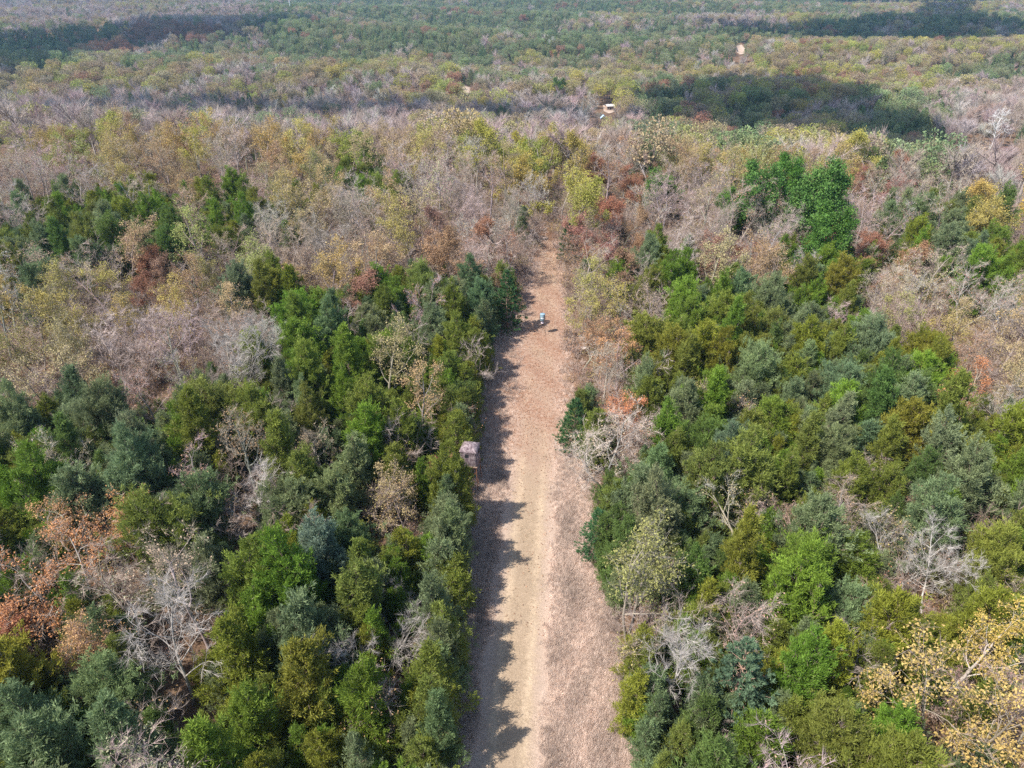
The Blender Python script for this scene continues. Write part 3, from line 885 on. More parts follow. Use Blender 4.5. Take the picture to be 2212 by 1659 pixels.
for a, b_ in (((-0.8, -0.8), (0.75, -0.75)), ((0.8, 0.8), (-0.75, 0.75)), ((0.8, -0.8), (0.75, 0.75)), ((-0.8, 0.8), (-0.75, -0.75))):
    mb = MB()
    mb.prisms([[a[0], a[1], 0.45]], [[b_[0], b_[1], FZ - 0.5]], [0.016], [0.016], 6)
    link("brace", mb.mesh("brace", [M_RUST]), blind)
mb = MB()
for k in (-1, 1):
    mb.box((0, k * 0.76, FZ - 0.06), (1.62, 0.06, 0.1))
    mb.box((k * 0.785, 0, FZ - 0.061), (0.05, 1.46, 0.1))
link("platform_frame", mb.mesh("platform_frame", [M_RUST]), blind)
for i in range(8):
    mb = MB()
    mb.box((-0.7 + i * 0.2, 0, FZ + 0.012), (0.185, 1.66, 0.03))
    link("floor_plank", mb.mesh("floor_plank", [M_WOOD]), blind)
# fabric body: walls that bulge outward a little, a domed roof
NB = 13
mb = MB()
ring = []
th = np.linspace(0, 2 * np.pi, 4 * (NB - 1), endpoint=False)
pts2 = []
for q in range(4):
    for i in range(NB - 1):
        t_ = -1 + 2 * i / (NB - 1)
        e = [(t_, -1), (1, t_), (-t_, 1), (-1, -t_)][q]
        bul = 0.07 * (1 - t_ * t_)
        n_ = [(0, -1), (1, 0), (0, 1), (-1, 0)][q]
        pts2.append((e[0] * W2, e[1] * W2, n_[0] * bul, n_[1] * bul))
pts2 = np.array(pts2)
K = len(pts2)
prof = [(0.03, 0.98, 0.4), (0.35, 1.0, 0.8), (0.75, 1.01, 1.2), (1.15, 1.0, 1.0), (1.45, 0.97, 0.6), (1.52, 1.03, 0.5), (1.56, 1.0, 0.4)]
V = []
for (z, s, bl) in prof:
    V.append(np.stack([pts2[:, 0] * s + pts2[:, 2] * bl, pts2[:, 1] * s + pts2[:, 3] * bl, np.full(K, FZ + z)], 1))
i = np.arange(K)
F = np.concatenate([np.stack([i + r_ * K, (i + 1) % K + r_ * K, (i + 1) % K + (r_ + 1) * K, i + (r_ + 1) * K], 1) for r_ in range(len(prof) - 1)])
mb.add(np.concatenate(V), F, 0, 0.5, True)
link("fabric_wall", mb.mesh("fabric_wall", [M_CAMO]), blind)
mb = MB()
V = []
for (z, s) in [(1.545, 1.055), (1.60, 1.03), (1.74, 0.86), (1.88, 0.58), (1.97, 0.26), (1.985, 0.02)]:
    rnd = 1 - s
    x_, y_ = pts2[:, 0] / W2, pts2[:, 1] / W2
    l_ = np.maximum(np.hypot(x_, y_), 1e-6)
    x_, y_ = x_ * (1 - rnd * 0.5) + x_ / l_ * rnd * 0.5, y_ * (1 - rnd * 0.5) + y_ / l_ * rnd * 0.5
    V.append(np.stack([x_ * W2 * s, y_ * W2 * s, np.full(K, FZ + z)], 1))
F = np.concatenate([np.stack([i + r_ * K, (i + 1) % K + r_ * K, (i + 1) % K + (r_ + 1) * K, i + (r_ + 1) * K], 1) for r_ in range(5)])
mb.add(np.concatenate(V), F, 0, 0.5, True)
link("roof", mb.mesh("roof", [M_CAMO]), blind)
for (cx, cyy, sx_, sy_) in ((-0.1, -0.815, 0.34, 0.02), (0.815, 0.1, 0.02, 0.5), (-0.815, 0.0, 0.02, 0.5)):
    mb = MB()
    mb.box((cx, cyy, FZ + 1.17), (sx_, sy_, 0.36))
    link("window", mb.mesh("window", [M_DARK]), blind)
mb = MB()
mb.prisms([[-0.74, 0.86, -0.1], [-0.35, 0.86, -0.1]], [[-0.74, 0.84, FZ], [-0.35, 0.84, FZ]], [0.022] * 2, [0.022] * 2, 6)
zz = np.arange(0.35, FZ - 0.1, 0.38)
mb.prisms(np.stack([np.full(len(zz), -0.74), np.full(len(zz), 0.855), zz], 1), np.stack([np.full(len(zz), -0.35), np.full(len(zz), 0.855), zz], 1), np.full(len(zz), 0.015), np.full(len(zz), 0.015), 6)
link("ladder", mb.mesh("ladder", [M_RUST]), blind)

M_DRUM = plain_mat("grey_blue_drum_paint", (0.20, 0.29, 0.34), 0.45, 0.0, 7, 0.2, 0.5)
M_WHITE = plain_mat("white_band_paint", (0.75, 0.76, 0.76), 0.5, 0, 6, 0.1, 0.4)
M_PINK = plain_mat("pale_spinner_housing", (0.72, 0.62, 0.66), 0.5, 0, 6, 0.1, 0.4)
M_STEEL = plain_mat("dark_steel", (0.09, 0.075, 0.065), 0.6, 0.3, 8, 0.3)


def lathe(mb, prof, n=24, mat=0, c=(0, 0)):
    th = np.arange(n) * 2 * np.pi / n
    V = np.concatenate([np.stack([c[0] + r_ * np.cos(th), c[1] + r_ * np.sin(th), np.full(n, z)], 1) for z, r_ in prof])
    i = np.arange(n)
    F = np.concatenate([np.stack([i + k * n, (i + 1) % n + k * n, (i + 1) % n + (k + 1) * n, i + (k + 1) * n], 1) for k in range(len(prof) - 1)])
    mb.add(V, F, mat, 0.5, True)


feeder = bpy.data.objects.new("deer_feeder", None)
COL.objects.link(feeder)
feeder.location = (FEEDER[0], FEEDER[1], 0.02)
tag(feeder, "grey-blue barrel deer feeder on three thin legs in the lane", "deer feeder")
BZ = 1.75
mb = MB()
lathe(mb, [(BZ + 0.02, 0.02), (BZ, 0.12), (BZ + 0.10, 0.30), (BZ + 0.13, 0.315), (BZ + 0.36, 0.315), (BZ + 0.38, 0.328), (BZ + 0.40, 0.315), (BZ + 0.66, 0.315), (BZ + 0.68, 0.328), (BZ + 0.70, 0.315), (BZ + 0.94, 0.315)])
link("barrel", mb.mesh("barrel", [M_DRUM]), feeder)
mb = MB()
lathe(mb, [(BZ + 0.92, 0.325), (BZ + 0.99, 0.33), (BZ + 1.0, 0.30), (BZ + 1.03, 0.26), (BZ + 1.05, 0.02)])
link("lid", mb.mesh("lid", [M_DRUM]), feeder)
mb = MB()
th = np.linspace(R(225), R(315), 9)
V = np.concatenate([np.stack([0.319 * np.cos(th), 0.319 * np.sin(th), np.full(9, z)], 1) for z in (BZ + 0.47, BZ + 0.60)] +
                   [np.stack([0.312 * np.cos(th), 0.312 * np.sin(th), np.full(9, z)], 1) for z in (BZ + 0.60, BZ + 0.47)])
i = np.arange(8)
mb.add(V, np.concatenate([np.stack([i + k * 9, i + 1 + k * 9, i + 10 + k * 9, i + 9 + k * 9], 1) for k in range(3)]), 0)
link("label_band", mb.mesh("label_band", [M_WHITE]), feeder)
mb = MB()
lathe(mb, [(BZ - 0.26, 0.01), (BZ - 0.25, 0.20), (BZ - 0.235, 0.20), (BZ - 0.235, 0.02)], 16)
mb.box((0, 0, BZ - 0.13), (0.2, 0.2, 0.16))
link("spinner", mb.mesh("spinner", [M_PINK]), feeder)
for k, az in enumerate((-52, 68, 188)):
    a = R(az)
    mb = MB()
    mb.prisms([[0.345 * math.cos(a), 0.345 * math.sin(a), BZ + 0.8], [0.36 * math.cos(a), 0.36 * math.sin(a), BZ]],
              [[0.36 * math.cos(a), 0.36 * math.sin(a), BZ], [0.72 * math.cos(a), 0.72 * math.sin(a), -0.06]], [0.024] * 2, [0.024] * 2, 6)
    mb.box((0.72 * math.cos(a), 0.72 * math.sin(a), 0.0), (0.14, 0.14, 0.02), 0, a)
    link("leg", mb.mesh("leg", [M_STEEL]), feeder)

# ------------------------------------------------------------------ fallen trees beside the lane
def fallen(px0, py0, px1, py1, z0, z1, meshes, scale, lab, bark):
    a, b_ = at(px0, py0, z0), at(px1, py1, z1)
    d = Vector(b_ - a).normalized()
    root = bpy.data.objects.new("fallen_tree", None)
    COL.objects.link(root)
    root.rotation_mode = 'QUATERNION'
    root.rotation_quaternion = d.to_track_quat('Z', 'Y')
    root.location = a
    root.scale = (scale * 0.6, scale * 0.6, scale)
    tag(root, lab, "fallen tree", "dead trees lying at the lane")
    for nm, me in zip(("trunk", "crown"), meshes):
        o = link(nm, me, root)
        o["tint"] = [0.4, 0.3, 0.25]; o["bark"] = list(bark); o["twig"] = list(bark)


fallen(1378, 812, 1262, 742, 0.5, 1.5, DEAD[2], 0.95, "whitish dead tree fallen on its side at the lane's right edge", (0.58, 0.50, 0.44))
fallen(1400, 720, 1345, 664, 0.6, 2.2, DEAD[0], 0.62, "smaller dead tree slumped behind the fallen whitish tree", (0.52, 0.46, 0.40))
fallen(858, 1492, 925, 1515, 0.8, 1.6, DEAD[0], 0.5, "bent white dead limb lying low near the bottom left of the lane", (0.62, 0.57, 0.52))

# ------------------------------------------------------------------ the wood up to the ridge, tree by tree
LANDMARKS = ["the wide many-stemmed pale tree", "the whitish corner tree", "the crooked white trunk", "the leaning orange oak", "the upright orange oak",
             "the salmon orange oak", "the rust pink oak", "the silvery cedar", "the forked dead tree", "the tree leaning over the lane", "the slim white-barked tree",
             "the bushy lane-side bare tree", "the young pine in the lane", "the small bright pine", "the pine near the feeder", "the grey-green layered pine",
             "the pine at the lane's end", "the golden yellow tree", "the slanting white tree", "the upright white-stemmed tree", "the brown bare tree",
             "the smaller green round tree", "the largest green round tree", "the little green round tree", "the bright yellow ridge oak", "the fan shaped ridge tree",
             "the big russet oak", "the pinkish red oak", "the lone rust red oak", "the rust red ridge oak", "the rust oak by the green pair", "the vivid green cedar",
             "the low vivid green cedar", "the open yellowish oak", "the brown trunk cluster", "the yellowish olive cedar", "the bronze green cedar", "the golden edge oak",
             "the tall yellowish cedar", "the large olive edge cedar", "the pointed bottom-edge cedar", "the broad bright cedar", "the grey-blue cedar"]
assert len(LANDMARKS) == len(HEROES)
MARKS = [(n_, h_[0], h_[1]) for n_, h_ in zip(LANDMARKS, HEROES)] + [("the hunting blind", 1020, 985), ("the deer feeder", 1170, 695), ("the fallen whitish tree", 1320, 775)]
NTH = ["nearest", "second nearest", "third nearest", "fourth nearest", "fifth nearest", "sixth nearest", "seventh nearest", "eighth nearest", "ninth nearest", "tenth nearest", "eleventh nearest", "twelfth nearest", "thirteenth nearest", "fourteenth nearest", "fifteenth nearest"]


def pick(w):
    return random.choices(w, weights=[e[2] for e in w])[0]


cell = {}


def free(x, y, r_):
    i0, j0 = int(x // 6), int(y // 6)
    for i in range(i0 - 1, i0 + 2):
        for j in range(j0 - 1, j0 + 2):
            for (a, b_, q) in cell.get((i, j), ()):
                if (a - x) ** 2 + (b_ - y) ** 2 < ((q + r_) * 0.5) ** 2:
                    return False
    return True


def occupy(x, y, r_):
    cell.setdefault((int(x // 6), int(y // 6)), []).append((x, y, r_))


for (x, y, q) in PLACED:
    occupy(x, y, q * 1.15)
cand = []
for _ in range(40000):
    yy = 17.5 + 146 * random.random() ** 0.62
    cand.append((random.uniform(-1, 1) * (0.612 * yy + 19), yy))
FOUND = []
CX, CY = [0, 150, 750, 1150, 1430, 1600, 1850, 1960, 2100, 2212], [275, 256, 250, 266, 262, 296, 302, 345, 368, 392]
UNDER = []


def spot_ok(xx, yy, keep):
    l, r_ = lane(yy)
    if -1.9 < xx - BLIND[0] < 2.6 and -5.0 < yy - BLIND[1] < 1.0:
        return False          # the wood leaves the blind a clear view down the lane
    return not (yy < 128 and l - keep < xx < r_ + keep)


for (xx, yy) in cand:
    if yy - (137 - 0.2 * xx) > 24:
        continue
    z = float(hgt(xx, yy))
    px, py, _f = proj(xx, yy, z + 5)
    if py > 1659 + 170 or px < -70 or px > 2282:
        continue
    if proj(xx, yy, z + 10.5)[1] < np.interp(px, CX, CY) - 6:
        continue
    code = near_code(px, py)
    if code == '.':
        code = random.choice("cckb") if yy < 90 else random.choice("trbc")
    sp = KINDS[code][4] * (1.15 if code in 'tyb' and yy > 95 else 1.0)
    if not spot_ok(xx, yy, 0.8 if code in 'ck' else 0.9) or not free(xx, yy, sp):
        continue
    occupy(xx, yy, sp)
    sc_ = random.uniform(*KINDS[code][6])
    l, r_ = lane(yy)
    if code in 'ck' and yy < 128 and (-1 < xx - r_ < 3.0 or -1 < l - xx < 3.0):
        sc_ *= 0.88
    if code in 'tyb' and yy > 95:
        sc_ *= 1.2
    FOUND.append([xx, yy, z, code, sc_, pick(KINDS[code][5])])
# low cedars and saplings that fill in between
for (xx, yy) in cand[:26000]:
    px, py, _f = proj(xx, yy, 3)
    if yy > 128 or py > 1659 + 160 or px < -60 or px > 2270:
        continue
    code = near_code(px, py)
    if code in 'ck' and spot_ok(xx, yy, 0.4) and free(xx, yy, -0.4):
        occupy(xx, yy, 0.6)
        UNDER.append([xx, yy, float(hgt(xx, yy)), code, random.uniform(0.45, 0.7), pick(KINDS[code][5])])
for yy in np.arange(19, 92, 0.85):
    l, r_ = lane(yy)
    for (xx, e_) in ((l - random.uniform(0.5, 1.7), 0), (r_ + random.uniform(0.7, 1.8), 1)):
        if not spot_ok(xx, yy, -2.5) or not free(xx, yy, -0.7):
            continue
        code = near_code(*proj(xx + (-3 if e_ == 0 else 3), yy, 3)[:2])
        if code in 'ck' or e_ == 0:
            code = code if code in 'ck' else 'k'
            occupy(xx, yy, 0.5)
            UNDER.append([xx, yy, 0.0, code, random.uniform(0.5, 0.85 if e_ == 0 else 0.62), pick(KINDS[code][5])])
FOUND.sort(key=lambda f: -f[4] * (9 - 0.0) / math.hypot(f[0], f[1], 36))
SINGLE, N_OF = [], {}
for f in FOUND:
    nm = KINDS[f[3]][0]
    px, py, _f = proj(f[0], f[1], f[2] + 5 * f[4])
    out = px < -25 or px > 2237 or py > 1659 + 70
    if N_OF.get(nm, 0) >= 278 or (out and f[3] in 'ck'):
        if f[3] in 'ck':
            UNDER.append(f)
            continue
    N_OF[nm] = N_OF.get(nm, 0) + 1
    SINGLE.append(f + [px, py])
print("trees", N_OF, "thicket", len(UNDER))
WORDS = {'c': "cedar", 'k': "cedar", 'b': "bare tree", 't': "oak", 'r': "oak", 'o': "thin orange oak", 'y': "oak", 'G': "broadleaf"}
DESC = []
for f in SINGLE:
    w = "broadleaf tree" if f[3] == 'G' else WORDS[f[3]]
    DESC.append(("orange-leaved oak" if f[3] == 'o' else f"{f[5][0]} {w}"))


def sector(dx, dy):
    return ("right of" if dx > 0 else "left of") if abs(dx) > abs(dy) else ("in front of" if dy > 0 else "behind")


ranks = {}
for i, f in enumerate(SINGLE):
    for k, (n_, mx, my) in enumerate(MARKS):
        dx, dy = f[6] - mx, f[7] - my
        d2 = math.hypot(dx, dy * 1.3)
        if d2 > 22:
            ranks.setdefault((DESC[i], k, sector(dx, dy)), []).append((d2, i))
best = {}
for (ds, k, se), v in ranks.items():
    for r_, (d2, i) in enumerate(sorted(v)):
        if r_ < len(NTH):
            c_ = r_ + d2 / 170
            if i not in best or c_ < best[i][0]:
                best[i] = (c_, f"{NTH[r_]} {ds} {se} {MARKS[k][0]}")
for i, f in enumerate(SINGLE):
    xx, yy, z, code, sc_, (adj, tint, _w), px, py = f
    name, cat, grp, ms, sp, tints, sr = KINDS[code]
    lab = best[i][1] if i in best else f"{DESC[i]} deep in the wood away from the lane"
    bark = jit(BARK[code], 0.12)
    if code == 'b':
        bark = jit(random.choice((GREY, (0.30, 0.25, 0.21), (0.36, 0.31, 0.27))), 0.1)
        twig = jit(tint, 0.08)
        tint = jit(random.choice(((0.40, 0.28, 0.19), (0.38, 0.25, 0.15), (0.40, 0.32, 0.20))), 0.1)
    else:
        twig = jit(TWIG[code], 0.12)
    tree(name, cat, random.choice(ms), xx, yy, jit(tint, 0.09), bark, twig, lab, grp, sc_, random.uniform(0, 6.28),
         (random.gauss(0, 0.04), random.gauss(0, 0.04)), sx=random.uniform(0.88, 1.14))

# ------------------------------------------------------------------ masses: geometry-node scatters
def scatter(name, P, scl, rot, idx, attrs, templates, label=None, tilt=0.0):
    cname = "templates_of_" + name
    tc = bpy.data.collections.new(cname)
    for k, me in enumerate(templates):
        tc.objects.link(bpy.data.objects.new(f"{name}_shape_{k:02d}", me))
    me = bpy.data.meshes.new(name)
    n = len(P)
    me.vertices.add(n)
    me.vertices.foreach_set("co", np.asarray(P, np.float32).ravel())
    a = me.attributes.new("scl", 'FLOAT_VECTOR', 'POINT'); a.data.foreach_set("vector", np.asarray(scl, np.float32).ravel())
    rv = np.zeros((n, 3)); rv[:, 2] = rot
    if tilt:
        rv[:, :2] = RNG.normal(0, tilt, (n, 2))
    a = me.attributes.new("rotv", 'FLOAT_VECTOR', 'POINT'); a.data.foreach_set("vector", rv.astype(np.float32).ravel())
    a = me.attributes.new("pick", 'INT', 'POINT'); a.data.foreach_set("value", np.asarray(idx, np.int32))
    for an, c in attrs.items():
        a = me.attributes.new(an, 'FLOAT_COLOR', 'POINT')
        a.data.foreach_set("color", np.concatenate([np.asarray(c), np.ones((n, 1))], 1).astype(np.float32).ravel())
    o = link(name, me)
    ng = bpy.data.node_groups.new(name, 'GeometryNodeTree')
    ng.interface.new_socket("Geometry", in_out='INPUT', socket_type='NodeSocketGeometry')
    ng.interface.new_socket("Geometry", in_out='OUTPUT', socket_type='NodeSocketGeometry')
    gi, go = ng.nodes.new("NodeGroupInput"), ng.nodes.new("NodeGroupOutput")
    ip = ng.nodes.new("GeometryNodeInstanceOnPoints")
    ci = ng.nodes.new("GeometryNodeCollectionInfo")
    ci.inputs["Collection"].default_value = tc
    ci.inputs["Separate Children"].default_value = True
    ci.inputs["Reset Children"].default_value = True

    def named(nm, dt):
        q = ng.nodes.new("GeometryNodeInputNamedAttribute")
        q.data_type = dt
        q.inputs["Name"].default_value = nm
        return q.outputs[0]
    ng.links.new(gi.outputs[0], ip.inputs["Points"])
    ng.links.new(ci.outputs[0], ip.inputs["Instance"])
    ip.inputs["Pick Instance"].default_value = True
    ng.links.new(named("pick", 'INT'), ip.inputs["Instance Index"])
    ng.links.new(named("rotv", 'FLOAT_VECTOR'), ip.inputs["Rotation"])
    ng.links.new(named("scl", 'FLOAT_VECTOR'), ip.inputs["Scale"])
    ng.links.new(ip.outputs[0], go.inputs[0])
    md = o.modifiers.new("scatter", 'NODES')
    md.node_group = ng
    return tag(o, label, kind="stuff")


n = len(UNDER)
ts = np.array([f[4] for f in UNDER]) * 1.12
scatter("cedar_thicket", np.array([(f[0], f[1], f[2] - 0.05) for f in UNDER]), np.stack([ts * RNG.uniform(0.9, 1.15, n), ts * RNG.uniform(0.9, 1.15, n), ts], 1), RNG.uniform(0, 6.28, n), RNG.integers(0, 4, n),
        {"tint": np.array([f[5][1] for f in UNDER]) * RNG.uniform(0.8, 1.15, (n, 1)), "bark": np.tile([BARK['c']], (n, 1)), "twig": np.tile([TWIG['c']], (n, 1))},
        THICKET, "smaller cedars crowded between the larger ones")


def sapling(seed, H, Rc, leaves):
    rng = random.Random(seed)
    nr = np.random.default_rng(seed)
    big, small = skeleton(rng, H, Rc, 0.12, rng.choice((1, 2)), limbs=8, r0=0.045)
    mb = MB()
    for part, sd in ((big, 5), (small, 3)):
        p0, p1, ra, rb, lv = seg_arrays(part)
        mb.prisms(p0, p1, np.maximum(ra, 0.008), np.maximum(rb, 0.006), sd, 0, 0.6)
    idx = np.repeat(np.nonzero(lv == 3)[0], 5)
    b0 = p0[idx] + (p1[idx] - p0[idx]) * nr.random(len(idx))[:, None]
    d = unit(unit(p1[idx] - p0[idx]) + nr.normal(0, 0.5, (len(idx), 3)) + np.array([0, 0, 0.3]))
    mb.spikes(b0, b0 + d * nr.uniform(0.25, 0.6, len(idx))[:, None], np.full(len(idx), 0.0075), 0, nr.random(len(idx)))
    if leaves:
        li = nr.choice(idx, leaves)
        s_ = nr.uniform(0.09, 0.16, leaves)
        mb.shards(p1[li] + nr.normal(0, 0.2, (leaves, 3)), nr.normal(0, 1, (leaves, 3)), s_, s_ * 0.6, nr, 1, nr.random(leaves))
    return mb.mesh("sapling", [M_TWIG, M_LEAF])


SAPLINGS = [sapling(970, 6.0, 1.9, 0), sapling(971, 5.0, 2.0, 200), sapling(972, 6.8, 2.1, 0), sapling(973, 4.2, 1.8, 500)]
P, T, W_ = [], [], []
for (xx, yy) in cand[14000:]:
    if len(P) >= 640 or yy > 132 or not spot_ok(xx, yy, 0.5):
        continue
    px, py, _f = proj(xx, yy, 3)
    if py > 1659 + 120 or px < -50 or px > 2262 or not free(xx, yy, -0.9):
        continue
    P.append((xx, yy, float(hgt(xx, yy)) - 0.05))
    T.append(random.choice(((0.42, 0.27, 0.13), (0.36, 0.18, 0.10), (0.38, 0.31, 0.12))))
    W_.append(random.choice(((0.36, 0.29, 0.25), (0.32, 0.25, 0.21), (0.28, 0.21, 0.17))))
n = len(P)
s = RNG.uniform(0.7, 1.25, n)
scatter("bare_saplings", P, np.stack([s, s, s], 1), RNG.uniform(0, 6.28, n), RNG.integers(0, 4, n),
        {"tint": np.array(T), "bark": np.array(W_), "twig": np.array(W_)}, SAPLINGS, "thin leafless saplings mixed in among the cedars", 0.08)


# far trees: fewer, larger leaf clumps
def far_cedar(seed):
    nr = np.random.default_rng(seed)
    mb = MB()
    mb.prisms([[0, 0, -0.3]], [[0, 0, 6.5]], [0.15], [0.04], 5, 0, 0.5)
    n = 760
    t = nr.beta(1.0, 1.3, n) * 0.95 + 0.04
    az = nr.uniform(0, 6.28, n)
    ph = nr.uniform(0, 6.28, 2)
    r_ = 2.2 * (1 - t) ** 0.75 * np.minimum(1, (t + 0.1) * 4) * (1 + 0.3 * np.sin(2 * az + ph[0] + 4 * t) + 0.2 * np.sin(3 * az + ph[1])) * nr.uniform(0.55, 1.05, n)
    c = np.stack([r_ * np.cos(az), r_ * np.sin(az), t * 8.0], 1)
    d = np.stack([np.cos(az), np.sin(az), np.full(n, 0.9)], 1) + nr.normal(0, 0.5, (n, 3))
    L = nr.uniform(0.4, 0.75, n)
    mb.shards(c, d, L, L * 0.5, nr, 1, nr.random(n))
    return mb.mesh("distant_cedar", [M_BARK, M_NEEDLE])


def far_leafy(seed, dens, H=10.5, Rr=3.6):
    nr = np.random.default_rng(seed)
    mb = MB()
    mb.prisms([[0, 0, -0.3]], [[0.2, 0, H * 0.6]], [0.2], [0.08], 5, 0, 0.4)
    nl = 16
    a = np.arange(nl) * 2.4
    zz = nr.uniform(0.48, 0.92, nl) * H
    rr = Rr * np.sqrt(np.clip(1 - ((zz / H - 0.55) / 0.48) ** 2, 0.05, 1)) * nr.uniform(0.55, 0.8, nl)
    lc = np.stack([rr * np.cos(a), rr * np.sin(a), zz], 1)
    mb.prisms(np.tile([[0.1, 0, H * 0.35]], (nl, 1)), lc, np.full(nl, 0.08), np.full(nl, 0.03), 4, 0, 0.6)
    li = np.repeat(np.arange(nl), dens)
    n = len(li)
    off = unit(nr.normal(0, 1, (n, 3))) * (nr.uniform(0.5, 1.0, n) ** 0.6 * 1.25)[:, None]
    c = lc[li] + off * np.array([1, 1, 0.75])
    L = nr.uniform(0.26, 0.46, n)
    lv = nr.random(nl)
    mb.shards(c, off + nr.normal(0, 0.8, (n, 3)), L, L * 0.7, nr, 1, np.clip(0.5 * lv[li] + 0.5 * nr.random(n), 0, 1))
    m = 160
    q = nr.integers(0, nl, m)
    d = unit(nr.normal(0, 1, (m, 3)) + np.array([0, 0, 0.6]))
    mb.spikes(lc[q], lc[q] + d * nr.uniform(0.8, 1.8, m)[:, None], np.full(m, 0.026), 2, nr.random(m))
    return mb.mesh("distant_leafy_tree", [M_BARK, M_LEAF, M_TWIG])


def far_bare(seed, H=10.0, Rr=3.4):
    nr = np.random.default_rng(seed)
    mb = MB()
    mb.prisms([[0, 0, -0.3]], [[0.2, 0.1, H * 0.7]], [0.19], [0.06], 5, 0, 0.5)
    nl = 14
    a = np.arange(nl) * 2.4 + nr.normal(0, 0.2, nl)
    z0 = nr.uniform(0.25, 0.65, nl) * H
    e = nr.uniform(0.5, 1.25, nl)
    L = Rr * nr.uniform(0.8, 1.2, nl)
    p1 = np.stack([np.cos(a) * np.cos(e) * L, np.sin(a) * np.cos(e) * L, z0 + np.sin(e) * L], 1)
    p0 = np.stack([z0 * 0.01, z0 * 0.0, z0], 1)
    mb.prisms(p0, p1, np.full(nl, 0.085), np.full(nl, 0.03), 4, 0, 0.6)
    m = 800
    q = nr.integers(0, nl, m)
    s = nr.uniform(0.35, 1, m)[:, None]
    b0 = p0[q] + (p1 - p0)[q] * s
    d = unit(unit(p1 - p0)[q] * 0.7 + nr.normal(0, 0.6, (m, 3)) + np.array([0, 0, 0.35]))
    b1 = b0 + d * nr.uniform(0.8, 2.2, m)[:, None]
    mb.spikes(b0, b1, nr.uniform(0.018, 0.030, m), 1, nr.random(m))
    return mb.mesh("distant_bare_tree", [M_BARK, M_TWIG])


FT_C = [far_cedar(800 + k) for k in range(4)]
FT_L = [far_leafy(820 + k, dd) for k, dd in enumerate((60, 85, 110, 70))]
FT_B = [far_bare(840 + k) for k in range(4)]


def inside(poly, x, y):
    c = False
    n = len(poly)
    j = n - 1
    for i in range(n):
        if (poly[i][1] > y) != (poly[j][1] > y) and x < (poly[j][0] - poly[i][0]) * (y - poly[i][1]) / (poly[j][1] - poly[i][1]) + poly[i][0]:
            c = not c
        j = i
    return c


OPEN = [[tuple(on_ground(*p)[:2]) for p in q] for q in [MEADOW] + EARTH]
VIEWS = [(min(p[0] for p in q), min(p[1] for p in q) + 4, max(p[0] for p in q), max(p[1] for p in q) - 2) for q in EARTH[:2]] + [(1301, 231, 1329, 246)] + [(1298, 256, 1309, 261)]
SHED = on_ground(1316, 240)
SYC = on_ground(2138, 322)
FAR_TINT = {'t': ((0.33, 0.265, 0.15), (0.36, 0.29, 0.14), (0.31, 0.25, 0.16), (0.33, 0.30, 0.12)), 'c': ((0.23, 0.27, 0.12), (0.20, 0.26, 0.11), (0.26, 0.28, 0.13)), 'k': ((0.22, 0.265, 0.13), (0.17, 0.225, 0.10), (0.23, 0.26, 0.14)), 'y': ((0.36, 0.34, 0.08), (0.30, 0.32, 0.08)), 'r': ((0.30, 0.15, 0.10), (0.32, 0.19, 0.12))}
FAR = {'c': [], 'l': [], 'b': []}
y = 110.0
rnd = random.Random(5)
while y < 2100:
    step = 5.2 if y < 600 else 6.2
    w = 0.612 * y + 40
    x = -w + rnd.uniform(0, step)
    while x < w:
        xx, yy = x + rnd.uniform(-0.45, 0.45) * step, y + rnd.uniform(-0.45, 0.45) * step
        x += step
        if yy - (137 - 0.2 * xx) < 14:
            continue
        z = float(hgt(xx, yy))
        px, py, _f = proj(xx, yy, z + 7)
        if px < -60 or px > 2275 or py < -25:
            continue
        code = far_code(px, py)
        q_ = 0.5 + 0.5 * math.sin(xx / 31 + 2.1 * math.sin(yy / 47)) * math.sin(yy / 38 + 1.7 * math.sin(xx / 53))
        q_ = min(max(q_ * 0.75 + rnd.random() * 0.25 + rnd.gauss(0, 0.10), 0), 1)
        if code in 'ty':
            code = 'k' if q_ < 0.10 else 'b' if q_ < 0.36 else 't' if q_ < 0.74 else ('r' if rnd.random() < 0.22 else 'y' if code == 'y' or rnd.random() < 0.4 else 't')
            if code == 't' and rnd.random() < (0.28 if px > 850 else 0.14):
                code = 'y'
        elif code in 'ck':
            code = 't' if q_ < 0.13 else 'b' if q_ < 0.25 else 'r' if q_ > 0.93 else rnd.choice('ck')
        elif code == 'b':
            code = 'k' if q_ < 0.12 else 'b' if q_ < 0.76 else 't'
        gap = 1.0 if code in 'ck' else 0.55
        if rnd.random() > gap:
            continue
        if any(inside(q, xx, yy) for q in OPEN):
            continue
        if 340 < yy < 1700:
            t_, b_ = proj(xx, yy, z + 12)[1], proj(xx, yy, z)[1]
            if any(x0 - 5 < px < x1 + 5 and t_ < y1 and b_ > y0 for (x0, y0, x1, y1) in VIEWS):
                continue
        if abs(xx - SHED[0]) < 9 and -22 < yy - SHED[1] < 8:
            continue
        if math.hypot(xx - SYC[0], yy - SYC[1]) < 7:
            continue
        name, cat, grp, ms, sp, tints, sr = KINDS[code]
        adj, tint, _w = rnd.choices(tints, weights=[e[2] for e in tints])[0]
        tint = FAR_TINT.get(code) and rnd.choice(FAR_TINT[code]) or tint
        k = ('l' if rnd.random() < 0.22 else 'c') if code in 'ck' else ('b' if code == 'b' else 'l')
        FAR[k].append((xx, yy, z - 0.1, code, tint))
    y += step
print("far", {k: len(v) for k, v in FAR.items()})
